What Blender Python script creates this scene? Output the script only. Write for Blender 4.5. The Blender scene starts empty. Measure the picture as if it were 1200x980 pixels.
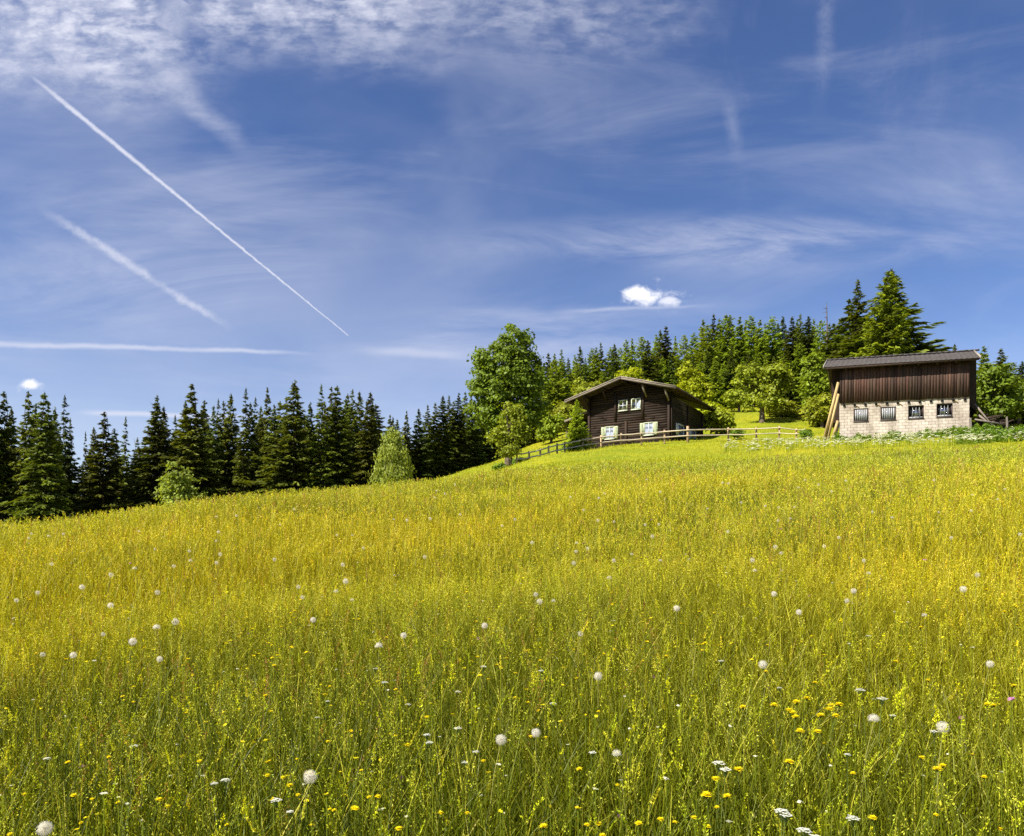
import bpy, bmesh, math, random
import numpy as np
from mathutils import Vector, Matrix

R = math.radians
rng = np.random.default_rng(11)
random.seed(5)
scene = bpy.context.scene
COL = scene.collection
F, HZ, EYE = 850.0, 640.0, 1.5          # focal length in px of a 1200 px frame, horizon row, eye height

# ------------------------------------------------------------------ materials
def new_mat(name):
    m = bpy.data.materials.new(name); m.use_nodes = True
    nt = m.node_tree; nt.nodes.clear()
    out = nt.nodes.new('ShaderNodeOutputMaterial')
    return m, nt, out

def principled(nt, rough=.7, spec=.3):
    b = nt.nodes.new('ShaderNodeBsdfPrincipled')
    b.inputs['Roughness'].default_value = rough
    b.inputs['Specular IOR Level'].default_value = spec
    return b

def ramp(nt, stops):
    r = nt.nodes.new('ShaderNodeValToRGB')
    e = r.color_ramp.elements
    while len(e) < len(stops): e.new(.5)
    for k, (p, c) in zip(e, stops):
        k.position = p; k.color = (*c, 1)
    return r

def noise(nt, scale, detail=4, rough=.55, vec=None, dist=0):
    n = nt.nodes.new('ShaderNodeTexNoise')
    n.inputs['Scale'].default_value = scale; n.inputs['Detail'].default_value = detail
    n.inputs['Roughness'].default_value = rough; n.inputs['Distortion'].default_value = dist
    if vec is not None: nt.links.new(vec, n.inputs['Vector'])
    return n

def mapped(nt, scale=(1, 1, 1), kind='Object'):
    tc = nt.nodes.new('ShaderNodeTexCoord'); mp = nt.nodes.new('ShaderNodeMapping')
    mp.inputs['Scale'].default_value = scale
    nt.links.new(tc.outputs[kind], mp.inputs['Vector'])
    return mp.outputs['Vector']

def mixrgb(nt, a, b, fac, mode='MIX'):
    m = nt.nodes.new('ShaderNodeMix'); m.data_type = 'RGBA'; m.blend_type = mode
    for sock, v in ((m.inputs['A'], a), (m.inputs['B'], b), (m.inputs['Factor'], fac)):
        if isinstance(v, (int, float)): sock.default_value = v
        elif isinstance(v, (tuple, list)): sock.default_value = (*v, 1)
        else: nt.links.new(v, sock)
    return m.outputs['Result']

def leafy(name, base=None, trans=.4, hue=.02, val=.25, tcol=(1.25, 1.15, .45), spec=.25, rough=.55):
    """foliage: tint attribute (per leaf) or a fixed colour, varied per object, with light through the leaf"""
    m, nt, out = new_mat(name)
    if base is None:
        a = nt.nodes.new('ShaderNodeAttribute'); a.attribute_name = 'tint'; c = a.outputs['Color']
    else:
        a = nt.nodes.new('ShaderNodeAttribute'); a.attribute_name = 'tint'
        c = mixrgb(nt, base, a.outputs['Color'], 1.0, 'MULTIPLY')
    oi = nt.nodes.new('ShaderNodeObjectInfo')
    hs = nt.nodes.new('ShaderNodeHueSaturation')
    mr = nt.nodes.new('ShaderNodeMapRange'); mr.inputs['To Min'].default_value = .5 - hue; mr.inputs['To Max'].default_value = .5 + hue
    mv = nt.nodes.new('ShaderNodeMapRange'); mv.inputs['To Min'].default_value = 1 - val; mv.inputs['To Max'].default_value = 1 + val
    mm = nt.nodes.new('ShaderNodeMath'); mm.operation = 'MULTIPLY'; mm.inputs[1].default_value = 7.31
    fr = nt.nodes.new('ShaderNodeMath'); fr.operation = 'FRACT'
    nt.links.new(oi.outputs['Random'], mr.inputs['Value']); nt.links.new(oi.outputs['Random'], mm.inputs[0])
    nt.links.new(mm.outputs[0], fr.inputs[0]); nt.links.new(fr.outputs[0], mv.inputs['Value'])
    nt.links.new(mr.outputs[0], hs.inputs['Hue']); nt.links.new(mv.outputs[0], hs.inputs['Value'])
    nt.links.new(c, hs.inputs['Color'])
    b = principled(nt, rough, spec); nt.links.new(hs.outputs[0], b.inputs['Base Color'])
    t = nt.nodes.new('ShaderNodeBsdfTranslucent')
    nt.links.new(mixrgb(nt, hs.outputs[0], tcol, 1.0, 'MULTIPLY'), t.inputs['Color'])
    mx = nt.nodes.new('ShaderNodeMixShader'); mx.inputs[0].default_value = trans
    nt.links.new(b.outputs[0], mx.inputs[1]); nt.links.new(t.outputs[0], mx.inputs[2])
    nt.links.new(mx.outputs[0], out.inputs['Surface'])
    return m

def wood(name, c0, c1, axis='x', rough=.75, grain=1.0, attr=True, bump=.3):
    """weathered timber: streaks along one axis, tone per board from the tint attribute"""
    m, nt, out = new_mat(name)
    s = {'x': (.8, 14, 14), 'y': (14, .8, 14), 'z': (14, 14, .8)}[axis]
    v = mapped(nt, tuple(k * grain for k in s))
    n = noise(nt, 2.0, 6, .65, v, .3); n2 = noise(nt, .35, 3, .5, v)
    r = ramp(nt, [(.28, c0), (.72, c1)])
    nt.links.new(n.outputs[0], r.inputs[0])
    r2 = ramp(nt, [(.3, (.6, .6, .6)), (.75, (1.25, 1.22, 1.2))]); nt.links.new(n2.outputs[0], r2.inputs[0])
    c = mixrgb(nt, r.outputs[0], r2.outputs[0], 1.0, 'MULTIPLY')
    if attr:
        a = nt.nodes.new('ShaderNodeAttribute'); a.attribute_name = 'tint'
        c = mixrgb(nt, c, a.outputs['Color'], 1.0, 'MULTIPLY')
    b = principled(nt, rough, .2); nt.links.new(c, b.inputs['Base Color'])
    bp = nt.nodes.new('ShaderNodeBump'); bp.inputs['Strength'].default_value = bump; bp.inputs['Distance'].default_value = .01
    nt.links.new(n.outputs[0], bp.inputs['Height']); nt.links.new(bp.outputs[0], b.inputs['Normal'])
    nt.links.new(b.outputs[0], out.inputs['Surface'])
    return m

def plain(name, col, rough=.6, spec=.3, var=.15, scale=6):
    m, nt, out = new_mat(name)
    n = noise(nt, scale, 5, .6, mapped(nt))
    r = ramp(nt, [(.3, tuple(k * (1 - var) for k in col)), (.7, tuple(min(1, k * (1 + var)) for k in col))])
    nt.links.new(n.outputs[0], r.inputs[0])
    b = principled(nt, rough, spec); nt.links.new(r.outputs[0], b.inputs['Base Color'])
    nt.links.new(b.outputs[0], out.inputs['Surface'])
    return m

def glass(name, tint=(.55, .6, .65), mirror=.3):
    m, nt, out = new_mat(name)
    g = nt.nodes.new('ShaderNodeBsdfGlossy'); g.inputs['Roughness'].default_value = .04; g.inputs['Color'].default_value = (.9, .93, 1, 1)
    t = nt.nodes.new('ShaderNodeBsdfTransparent'); t.inputs['Color'].default_value = (*tint, 1)
    mx = nt.nodes.new('ShaderNodeMixShader'); mx.inputs[0].default_value = mirror
    nt.links.new(t.outputs[0], mx.inputs[1]); nt.links.new(g.outputs[0], mx.inputs[2])
    nt.links.new(mx.outputs[0], out.inputs['Surface'])
    return m

def fluff(name):
    m, nt, out = new_mat(name)
    a = nt.nodes.new('ShaderNodeAttribute'); a.attribute_name = 'tint'
    d = nt.nodes.new('ShaderNodeBsdfDiffuse'); t = nt.nodes.new('ShaderNodeBsdfTranslucent'); c = nt.nodes.new('ShaderNodeBsdfTransparent')
    nt.links.new(a.outputs['Color'], d.inputs['Color']); nt.links.new(a.outputs['Color'], t.inputs['Color'])
    x = nt.nodes.new('ShaderNodeMixShader'); x.inputs[0].default_value = .5
    y = nt.nodes.new('ShaderNodeMixShader'); y.inputs[0].default_value = .2
    nt.links.new(d.outputs[0], x.inputs[1]); nt.links.new(t.outputs[0], x.inputs[2])
    nt.links.new(x.outputs[0], y.inputs[1]); nt.links.new(c.outputs[0], y.inputs[2]); nt.links.new(y.outputs[0], out.inputs['Surface'])
    return m

def ground_mat():
    m, nt, out = new_mat('meadow_soil_and_sward')
    v = mapped(nt)
    n1 = noise(nt, .35, 5, .6, v); n2 = noise(nt, 5, 6, .7, v); n3 = noise(nt, .08, 3, .5, v)
    r1 = ramp(nt, [(.3, (.12, .14, .010)), (.55, (.27, .26, .012)), (.75, (.38, .33, .02))])
    nt.links.new(n2.outputs[0], r1.inputs[0])
    r2 = ramp(nt, [(.35, (.75, .85, .8)), (.7, (1.15, 1.1, 1.0))]); nt.links.new(n1.outputs[0], r2.inputs[0])
    r3 = ramp(nt, [(.4, (.85, .95, .9)), (.65, (1.1, 1.05, 1.0))]); nt.links.new(n3.outputs[0], r3.inputs[0])
    c = mixrgb(nt, mixrgb(nt, r1.outputs[0], r2.outputs[0], 1.0, 'MULTIPLY'), r3.outputs[0], 1.0, 'MULTIPLY')
    b = principled(nt, .9, .1); nt.links.new(c, b.inputs['Base Color'])
    bp = nt.nodes.new('ShaderNodeBump'); bp.inputs['Strength'].default_value = .8; bp.inputs['Distance'].default_value = .1
    nt.links.new(n2.outputs[0], bp.inputs['Height']); nt.links.new(bp.outputs[0], b.inputs['Normal'])
    nt.links.new(b.outputs[0], out.inputs['Surface'])
    return m

def block_mat():
    m, nt, out = new_mat('pale_concrete_blocks')
    tc = nt.nodes.new('ShaderNodeTexCoord'); sp = nt.nodes.new('ShaderNodeSeparateXYZ'); cb = nt.nodes.new('ShaderNodeCombineXYZ')
    nt.links.new(tc.outputs['Object'], sp.inputs[0])
    add = nt.nodes.new('ShaderNodeMath'); add.operation = 'ADD'
    nt.links.new(sp.outputs[0], add.inputs[0]); nt.links.new(sp.outputs[1], add.inputs[1])
    nt.links.new(add.outputs[0], cb.inputs[0]); nt.links.new(sp.outputs[2], cb.inputs[1])
    wob = noise(nt, 3, 2, .5, tc.outputs['Object'])
    vec = mixrgb(nt, cb.outputs[0], wob.outputs['Color'], .012, 'ADD')
    bt = nt.nodes.new('ShaderNodeTexBrick')
    nt.links.new(vec, bt.inputs['Vector'])
    bt.inputs['Scale'].default_value = 1; bt.inputs['Brick Width'].default_value = .40; bt.inputs['Row Height'].default_value = .20
    bt.inputs['Mortar Size'].default_value = .012; bt.inputs['Mortar Smooth'].default_value = .4; bt.inputs['Bias'].default_value = 0
    bt.inputs['Color1'].default_value = (.60, .55, .47, 1); bt.inputs['Color2'].default_value = (.49, .44, .38, 1)
    bt.inputs['Mortar'].default_value = (.30, .25, .20, 1)
    n = noise(nt, 9, 8, .7, tc.outputs['Object']); r = ramp(nt, [(.3, (.72, .70, .68)), (.7, (1.12, 1.1, 1.08))]); nt.links.new(n.outputs[0], r.inputs[0])
    n2 = noise(nt, .9, 4, .6, mapped(nt, (1, 1, .35))); r2 = ramp(nt, [(.34, (.62, .58, .54)), (.60, (1.06, 1.05, 1.04))]); nt.links.new(n2.outputs[0], r2.inputs[0])
    c = mixrgb(nt, mixrgb(nt, bt.outputs[0], r.outputs[0], 1.0, 'MULTIPLY'), r2.outputs[0], 1.0, 'MULTIPLY')
    b = principled(nt, .9, .15); nt.links.new(c, b.inputs['Base Color'])
    bp = nt.nodes.new('ShaderNodeBump'); bp.inputs['Strength'].default_value = .6; bp.inputs['Distance'].default_value = .02; bp.invert = True
    nt.links.new(bt.outputs['Fac'], bp.inputs['Height']); nt.links.new(bp.outputs[0], b.inputs['Normal'])
    nt.links.new(b.outputs[0], out.inputs['Surface'])
    return m

def bark(name, c0, c1):
    m, nt, out = new_mat(name)
    n = noise(nt, 4, 6, .7, mapped(nt, (5, 5, .8)))
    r = ramp(nt, [(.3, c0), (.7, c1)]); nt.links.new(n.outputs[0], r.inputs[0])
    b = principled(nt, .9, .1); nt.links.new(r.outputs[0], b.inputs['Base Color'])
    bp = nt.nodes.new('ShaderNodeBump'); bp.inputs['Strength'].default_value = .6; bp.inputs['Distance'].default_value = .03
    nt.links.new(n.outputs[0], bp.inputs['Height']); nt.links.new(bp.outputs[0], b.inputs['Normal'])
    nt.links.new(b.outputs[0], out.inputs['Surface'])
    return m

M = dict(
    grass=leafy('grass_blade', None, .36, 0, 0, (1.25, 1.12, .35), .25, .5),
    bloom=leafy('petal', None, .4, 0, 0, (1.0, 1.0, .9), .1, .7),
    pappus=fluff('dandelion_pappus'),
    spruce=leafy('spruce_needles', (.074, .094, .011), .3, .02, .35, (1.3, 1.2, .4), .2, .6),
    hill=leafy('sunlit_spruce_needles', (.105, .138, .018), .32, .02, .3),  # same spruce in a lighter tone: stronger sun painted into the needles
    larch=leafy('larch_needles', (.175, .235, .02), .4, .008, .2),
    maple=leafy('maple_leaf', (.145, .20, .014), .4, .006, .1),
    lime=leafy('lime_leaf', (.36, .41, .012), .45, .004, .1),
    green=leafy('broad_leaf', (.25, .31, .02), .42, .02, .2),
    pale=leafy('pale_leaf', (.27, .35, .05), .42, .01, .1),
    birch=leafy('birch_leaf', (.29, .34, .05), .4, .01, .1),
    weed=leafy('weed_leaf', (.15, .24, .02), .4, .01, .1),
    bark=bark('grey_bark', (.06, .045, .03), (.19, .15, .11)),
    sbark=bark('spruce_bark', (.03, .022, .015), (.08, .055, .04)),
    bbark=bark('birch_bark', (.12, .11, .09), (.55, .52, .46)),
    ground=ground_mat(), block=block_mat(),
    log=wood('dark_log', (.015, .009, .006), (.037, .023, .014), 'x'),
    logside=wood('grey_brown_log', (.020, .015, .010), (.042, .032, .022), 'y'),
    post=wood('dark_post', (.018, .011, .007), (.045, .028, .017), 'z'),
    barge=wood('grey_barge_board', (.15, .125, .10), (.29, .245, .195), 'x'),
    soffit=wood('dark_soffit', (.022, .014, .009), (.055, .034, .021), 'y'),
    cladding=wood('weathered_cladding', (.030, .016, .012), (.105, .062, .046), 'z'),
    rail=wood('split_rail', (.50, .42, .28), (.76, .66, .48), 'x'),
    fpost=wood('fence_post', (.28, .20, .11), (.52, .40, .25), 'z'),
    plank=wood('fresh_plank', (.34, .23, .09), (.62, .46, .22), 'z'),
    oldplank=wood('grey_plank', (.10, .085, .07), (.26, .22, .18), 'z'),
    tile=plain('grey_roof_tile', (.062, .054, .050), .75, .3, .35, 5),
    shingle=plain('grey_brown_shingle', (.085, .072, .062), .85, .2, .3, 4),
    paleverge=plain('pale_verge', (.26, .23, .19), .7, .3, .2, 5),
    shutter=plain('pale_green_paint', (.34, .38, .23), .5, .4, .12, 9),
    wframe=plain('cream_green_frame', (.44, .47, .34), .5, .4, .1, 9),
    white=plain('white_paint', (.58, .60, .58), .5, .4, .08, 9),
    curtain=plain('white_curtain', (.70, .71, .80), .9, .1, .08, 12),
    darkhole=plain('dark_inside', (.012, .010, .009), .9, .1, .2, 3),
    brownframe=plain('brown_window_frame', (.07, .05, .045), .7, .3, .25, 8),
    greybar=plain('grey_window_slat', (.30, .30, .30), .7, .3, .25, 8),
    glass=glass('window_glass', (.92, .94, .96), .16), barnglass=glass('barn_window_glass', (.35, .38, .40), .25),
    clutter=plain('firewood', (.05, .036, .026), .9, .1, .5, 14),
    wire=plain('gutter_metal', (.25, .22, .2), .5, .5, .1, 8),
)

# ------------------------------------------------------------------ mesh helpers
def np_mesh(name, verts, faces, mats, midx=None, tint=None, smooth=False):
    """verts (N,3); faces: list of (F,k) int arrays; tint: (N,3) per vertex"""
    me = bpy.data.meshes.new(name)
    verts = np.ascontiguousarray(verts, np.float32)
    me.vertices.add(len(verts)); me.vertices.foreach_set('co', verts.ravel())
    loops = np.concatenate([f.ravel() for f in faces]).astype(np.int32)
    counts = np.concatenate([np.full(len(f), f.shape[1], np.int32) for f in faces])
    starts = np.concatenate([[0], np.cumsum(counts)[:-1]]).astype(np.int32)
    me.loops.add(len(loops)); me.loops.foreach_set('vertex_index', loops)
    me.polygons.add(len(counts)); me.polygons.foreach_set('loop_start', starts)
    if midx is not None: me.polygons.foreach_set('material_index', np.asarray(midx, np.int32))
    if smooth: me.polygons.foreach_set('use_smooth', np.ones(len(counts), bool))
    if tint is not None:
        a = me.color_attributes.new('tint', 'FLOAT_COLOR', 'POINT')
        t = np.ones((len(verts), 4), np.float32); t[:, :3] = tint
        a.data.foreach_set('color', t.ravel())
    for k in (mats if isinstance(mats, (list, tuple)) else [mats]): me.materials.append(k)
    me.update(calc_edges=True)
    return me

class Geo:
    """collects vertices, faces, a tint per vertex and a material slot per face"""
    def __init__(s): s.v = []; s.f = []; s.t = []; s.m = []; s.n = 0
    def add(s, v, f, tint=(1, 1, 1), mi=0):
        v = np.asarray(v, float).reshape(-1, 3); f = np.asarray(f, int)
        s.v.append(v); s.f.append(f + s.n)
        t = np.asarray(tint, float)
        s.t.append(np.broadcast_to(t, (len(v), 3)).copy()); s.m.append(np.full(len(f), mi)); s.n += len(v)
    def box(s, lo, hi, tint=(1, 1, 1), mi=0, mat=None):
        (a, b, c), (d, e, g) = lo, hi
        v = np.array([(a, b, c), (d, b, c), (d, e, c), (a, e, c), (a, b, g), (d, b, g), (d, e, g), (a, e, g)], float)
        if mat is not None: v = np.array([mat @ Vector(p) for p in v])
        s.add(v, [(0, 3, 2, 1), (4, 5, 6, 7), (0, 1, 5, 4), (1, 2, 6, 5), (2, 3, 7, 6), (3, 0, 4, 7)], tint, mi)
    def beam(s, a, b, w, h, tint=(1, 1, 1), mi=0, up=(0, 0, 1), taper=1.0):
        a, b = Vector(a), Vector(b); d = (b - a).normalized(); u = Vector(up)
        if abs(d.dot(u)) > .98: u = Vector((0, 1, 0))
        x = d.cross(u).normalized(); z = x.cross(d)
        v = []
        for p, k in ((a, 1), (b, taper)):
            for i, j in ((-1, -1), (1, -1), (1, 1), (-1, 1)): v.append(p + x * (i * w / 2 * k) + z * (j * h / 2 * k))
        s.add(np.array(v), [(0, 1, 2, 3), (4, 7, 6, 5), (0, 4, 5, 1), (1, 5, 6, 2), (2, 6, 7, 3), (3, 7, 4, 0)], tint, mi)
    def tube(s, pts, radii, sides=7, tint=(1, 1, 1), mi=0):
        pts = [Vector(p) for p in pts]; v = []; f = []
        for i, p in enumerate(pts):
            d = (pts[min(i + 1, len(pts) - 1)] - pts[max(i - 1, 0)]).normalized()
            u = Vector((1, 0, 0)) if abs(d.x) < .8 else Vector((0, 1, 0))
            x = d.cross(u).normalized(); y = d.cross(x)
            for k in range(sides):
                a = 2 * math.pi * k / sides
                v.append(p + (x * math.cos(a) + y * math.sin(a)) * radii[i])
        for i in range(len(pts) - 1):
            for k in range(sides):
                k2 = (k + 1) % sides
                f.append((i * sides + k, i * sides + k2, (i + 1) * sides + k2, (i + 1) * sides + k))
        s.add(np.array(v), f, tint, mi)
    def diamonds(s, c, a, b, tint=(1, 1, 1), mi=0):
        """c centre, a half length vector, b half width vector: (N,3) each"""
        c, a, b = (np.asarray(k, float) for k in (c, a, b)); n = len(c)
        v = np.stack([c - a, c + b - a * .1, c + a, c - b - a * .1], 1).reshape(-1, 3)
        t = np.asarray(tint, float)
        if t.ndim == 2: t = np.repeat(t, 4, 0)
        s.add(v, np.arange(4 * n).reshape(n, 4), t, mi)
    def strips(s, P, W, side, tint, mi=0):
        """P (N,K,3) spines, W (N,K) half widths, side (N,3)"""
        n, k, _ = P.shape
        o = side[:, None, :] * W[:, :, None]
        v = np.stack([P - o, P + o], 2).reshape(-1, 3)
        base = (np.arange(n) * 2 * k)[:, None, None] + (np.arange(k - 1) * 2)[None, :, None]
        f = (base + np.array([0, 1, 3, 2])[None, None, :]).reshape(-1, 4)
        t = np.asarray(tint, float)
        if t.ndim == 2: t = np.repeat(t, 2 * k, 0)
        s.add(v, f, t, mi)
    def mesh(s, name, mats, smooth=False):
        by = {}
        for f, m in zip(s.f, s.m): by.setdefault(f.shape[1], []).append((f, m))
        faces = [np.concatenate([f for f, _ in g]) for g in by.values()]
        mi = np.concatenate([np.concatenate([m for _, m in g]) for g in by.values()])
        return np_mesh(name, np.concatenate(s.v), faces, mats, mi, np.concatenate(s.t), smooth)

def link(name, data, parent=None, **props):
    o = bpy.data.objects.new(name, data); COL.objects.link(o)
    if parent is not None: o.parent = parent
    for k, v in props.items(): o[k] = v
    return o

def thing(name, label, cat, loc=(0, 0, 0), rz=0, group=None, data=None, scale=1):
    o = link(name, data); o.location = loc; o.rotation_euler = (0, 0, rz)
    o.scale = (scale,) * 3 if isinstance(scale, (int, float)) else scale
    o['label'] = label; o['category'] = cat
    if group: o['group'] = group
    return o

def part(name, geo, mats, parent, smooth=False, **props):
    return link(name, geo.mesh(name, mats, smooth), parent, **props)

def copy_tree(o, parent=None):
    c = o.copy(); COL.objects.link(c)
    if parent is not None: c.parent = parent
    for ch in o.children: copy_tree(ch, c)
    return c

ONES = ['', 'first', 'second', 'third', 'fourth', 'fifth', 'sixth', 'seventh', 'eighth', 'ninth', 'tenth', 'eleventh', 'twelfth', 'thirteenth',
        'fourteenth', 'fifteenth', 'sixteenth', 'seventeenth', 'eighteenth', 'nineteenth']
def nth(k):
    if k < 20: return ONES[k]
    t = ['twent', 'thirt', 'fort', 'fift', 'sixt', 'sevent', 'eight', 'ninet'][k // 10 - 2]
    return t + 'ieth' if k % 10 == 0 else t + 'y-' + ONES[k % 10]

# ------------------------------------------------------------------ terrain
CTRL = np.array([
    (0, 0, 0), (-3, 0, -.2), (4, 0, .25), (0, -10, -1.6), (-15, -10, -3.5), (15, -10, -.8), (0, 4, .68), (3, 8, 1.5), (-3, 8, 1.12), (8, 10, 2.15), (-6, 8, .9),
    (0, 14, 2.2), (7, 20, 3.35), (10.6, 30, 4.75), (18, 30, 5.2), (24, 34, 6.1), (4, 30, 4.5),
    (-9.9, 14, 1.56), (-7.4, 18, 2.16), (-3.5, 25, 3.2), (-1.5, 32, 4.1), (0, 38, 5.4), (1.7, 43, 6.7), (5.3, 50, 8.1), (-2, 20, 2.95),
    (10, 40, 6.6), (18, 40, 6.75), (26, 46, 8.15), (34, 46, 8.6), (35, 30, 6.3), (20, 15, 3.4), (15, 6, 1.7), (30, 20, 4.8),
    (12.4, 57, 9.7), (6.4, 60.6, 9.5), (17, 66, 11.3), (10.7, 53, 8.75), (13.1, 54, 9.2), (8, 54, 8.9), (16.6, 55.5, 9.45), (22.4, 56, 9.8),
    (30.27, 48, 8.85), (22.6, 50.2, 8.85), (25, 57, 10.0), (33, 57, 10.6), (38, 52, 9.9),
    (21.2, 62, 11.35), (24, 80, 15.7), (29, 100, 20.3), (35, 110, 22.6), (50, 110, 23.5), (10, 95, 17.5), (17, 85, 16.3),
    (0, 75, 10.8), (3.8, 80, 12.8), (8.5, 90, 15.8), (-9, 70, 7.7), (-4, 80, 10.2), (-12, 62, 5.4), (2, 60, 8.6),
    (-1, 48, 6.2), (-6, 45, 4.6), (-8, 35, 2.9), (-16, 20, .7), (-20, 35, 1.0), (-20, 50, 1.8), (-12, 50, 3.6), (-30, 50, .7), (-36, 50, 0), (-45, 60, -.5),
    (-30, 25, -1.5), (-25, 10, -3), (-60, 40, -4), (-40, 0, -6), (0, 150, 26), (60, 150, 35), (-60, 150, 2), (-50, 90, 1), (100, 150, 36), (100, 60, 16), (80, 20, 8),
    (-100, 100, -8), (0, 250, 38), (-120, 250, -12), (120, 250, 52)], float)
def _U(r2): return .5 * r2 * np.log(r2 + 1e-9)
_xy = CTRL[:, :2] / 30
_K = _U(((_xy[:, None] - _xy[None]) ** 2).sum(-1)) + np.eye(len(_xy)) * 2e-4
_Pm = np.c_[np.ones(len(_xy)), _xy]
_A = np.block([[_K, _Pm], [_Pm.T, np.zeros((3, 3))]])
_W = np.linalg.solve(_A, np.r_[CTRL[:, 2], 0, 0, 0])
def height(x, y):
    x = np.atleast_1d(np.asarray(x, float)).ravel(); y = np.atleast_1d(np.asarray(y, float)).ravel()
    out = np.empty(len(x))
    for i in range(0, len(x), 60000):
        q = np.c_[x[i:i + 60000], y[i:i + 60000]] / 30
        out[i:i + 60000] = _U(((q[:, None] - _xy[None]) ** 2).sum(-1)) @ _W[:-3] + np.c_[np.ones(len(q)), q] @ _W[-3:]
    bump = .035 * np.sin(x * .9 + 1.3 * np.sin(y * .43)) + .03 * np.sin(y * 1.15 + 1.1 * np.sin(x * .61)) + .05 * np.sin(x * .31 - y * .27)
    return out + bump * np.clip((np.hypot(x, y) - 1) / 6, 0, 1)
def h1(x, y): return float(height(x, y)[0])

def axis(lo, hi, fine_lo, fine_hi, step):
    a = list(np.arange(fine_lo, fine_hi + step, step)); s = step; p = fine_hi
    while p < hi: s *= 1.25; p += s; a.append(p)
    s = step; p = fine_lo
    while p > lo: s *= 1.25; p -= s; a.insert(0, p)
    return np.array(a)
ax, ay = axis(-1500, 1500, -45, 45, .6), axis(-400, 1800, -6, 120, .6)
gx, gy = np.meshgrid(ax, ay)
gz = height(np.clip(gx.ravel(), -160, 160), np.clip(gy.ravel(), -40, 260))
far = np.hypot(np.maximum(np.abs(gx.ravel()) - 160, 0), np.maximum(np.maximum(gy.ravel() - 260, -40 - gy.ravel()), 0))
gz = gz - .25 * far
nx, ny = len(ax), len(ay)
idx = np.arange(nx * ny).reshape(ny, nx)
quads = np.stack([idx[:-1, :-1], idx[:-1, 1:], idx[1:, 1:], idx[1:, :-1]], -1).reshape(-1, 4)
link('ground', np_mesh('ground', np.c_[gx.ravel(), gy.ravel(), gz], [quads], M['ground'], smooth=True), kind='structure')

def at(px, d):                       # ground point at a bearing and a distance
    x = (px - 600) / F * d
    return Vector((x, d, h1(x, d)))
def on_sward(px, py, h, near=.8, far=60):   # where something h above the ground is seen at that bearing and pitch
    d = np.geomspace(near, far, 1500); x = (px - 600) / F * d
    ok = np.nonzero(EYE + (HZ - py) / F * d <= height(x, d) + h)[0]
    k = ok[0] if len(ok) else len(d) - 1
    return Vector((x[k], d[k], h1(x[k], d[k])))

# ------------------------------------------------------------------ meadow grass
def scatter(n, r0, r1, p, knee, half=44):
    """n points round the photographer, density constant up to knee metres, then falling with distance ** p"""
    r = np.geomspace(r0, r1, 4000)
    pdf = np.minimum(1, (knee / r) ** p) * r
    cdf = np.concatenate([[0], np.cumsum((pdf[1:] + pdf[:-1]) / 2 * np.diff(r))]); cdf /= cdf[-1]
    rr = np.interp(rng.random(n), cdf, r); th = np.radians(rng.uniform(-half, half, n))
    return rr * np.sin(th), rr * np.cos(th), rr

def tall_zone(x, y):
    """1 inside the unmown meadow, 0 on the grazed slope beyond it"""
    edge = 29.5 + .8 * np.sin(x * .5) + np.clip(4 - x, 0, 10) * 1.6
    return np.clip((edge - y) / 1.2 + .5, 0, 1)

def patch(x, y, s, seed):
    a = np.sin(x * s + seed) * np.cos(y * s * 1.3 - seed * 2) + .6 * np.sin(x * s * 2.3 - y * s * 1.7 + seed * 3) + .4 * np.sin(y * s * 3.9 + x * s * .7 + seed)
    return np.clip(a / 2 + .5, 0, 1)

def unit(a): return a / np.maximum(np.linalg.norm(a, axis=-1, keepdims=True), 1e-9)

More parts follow.
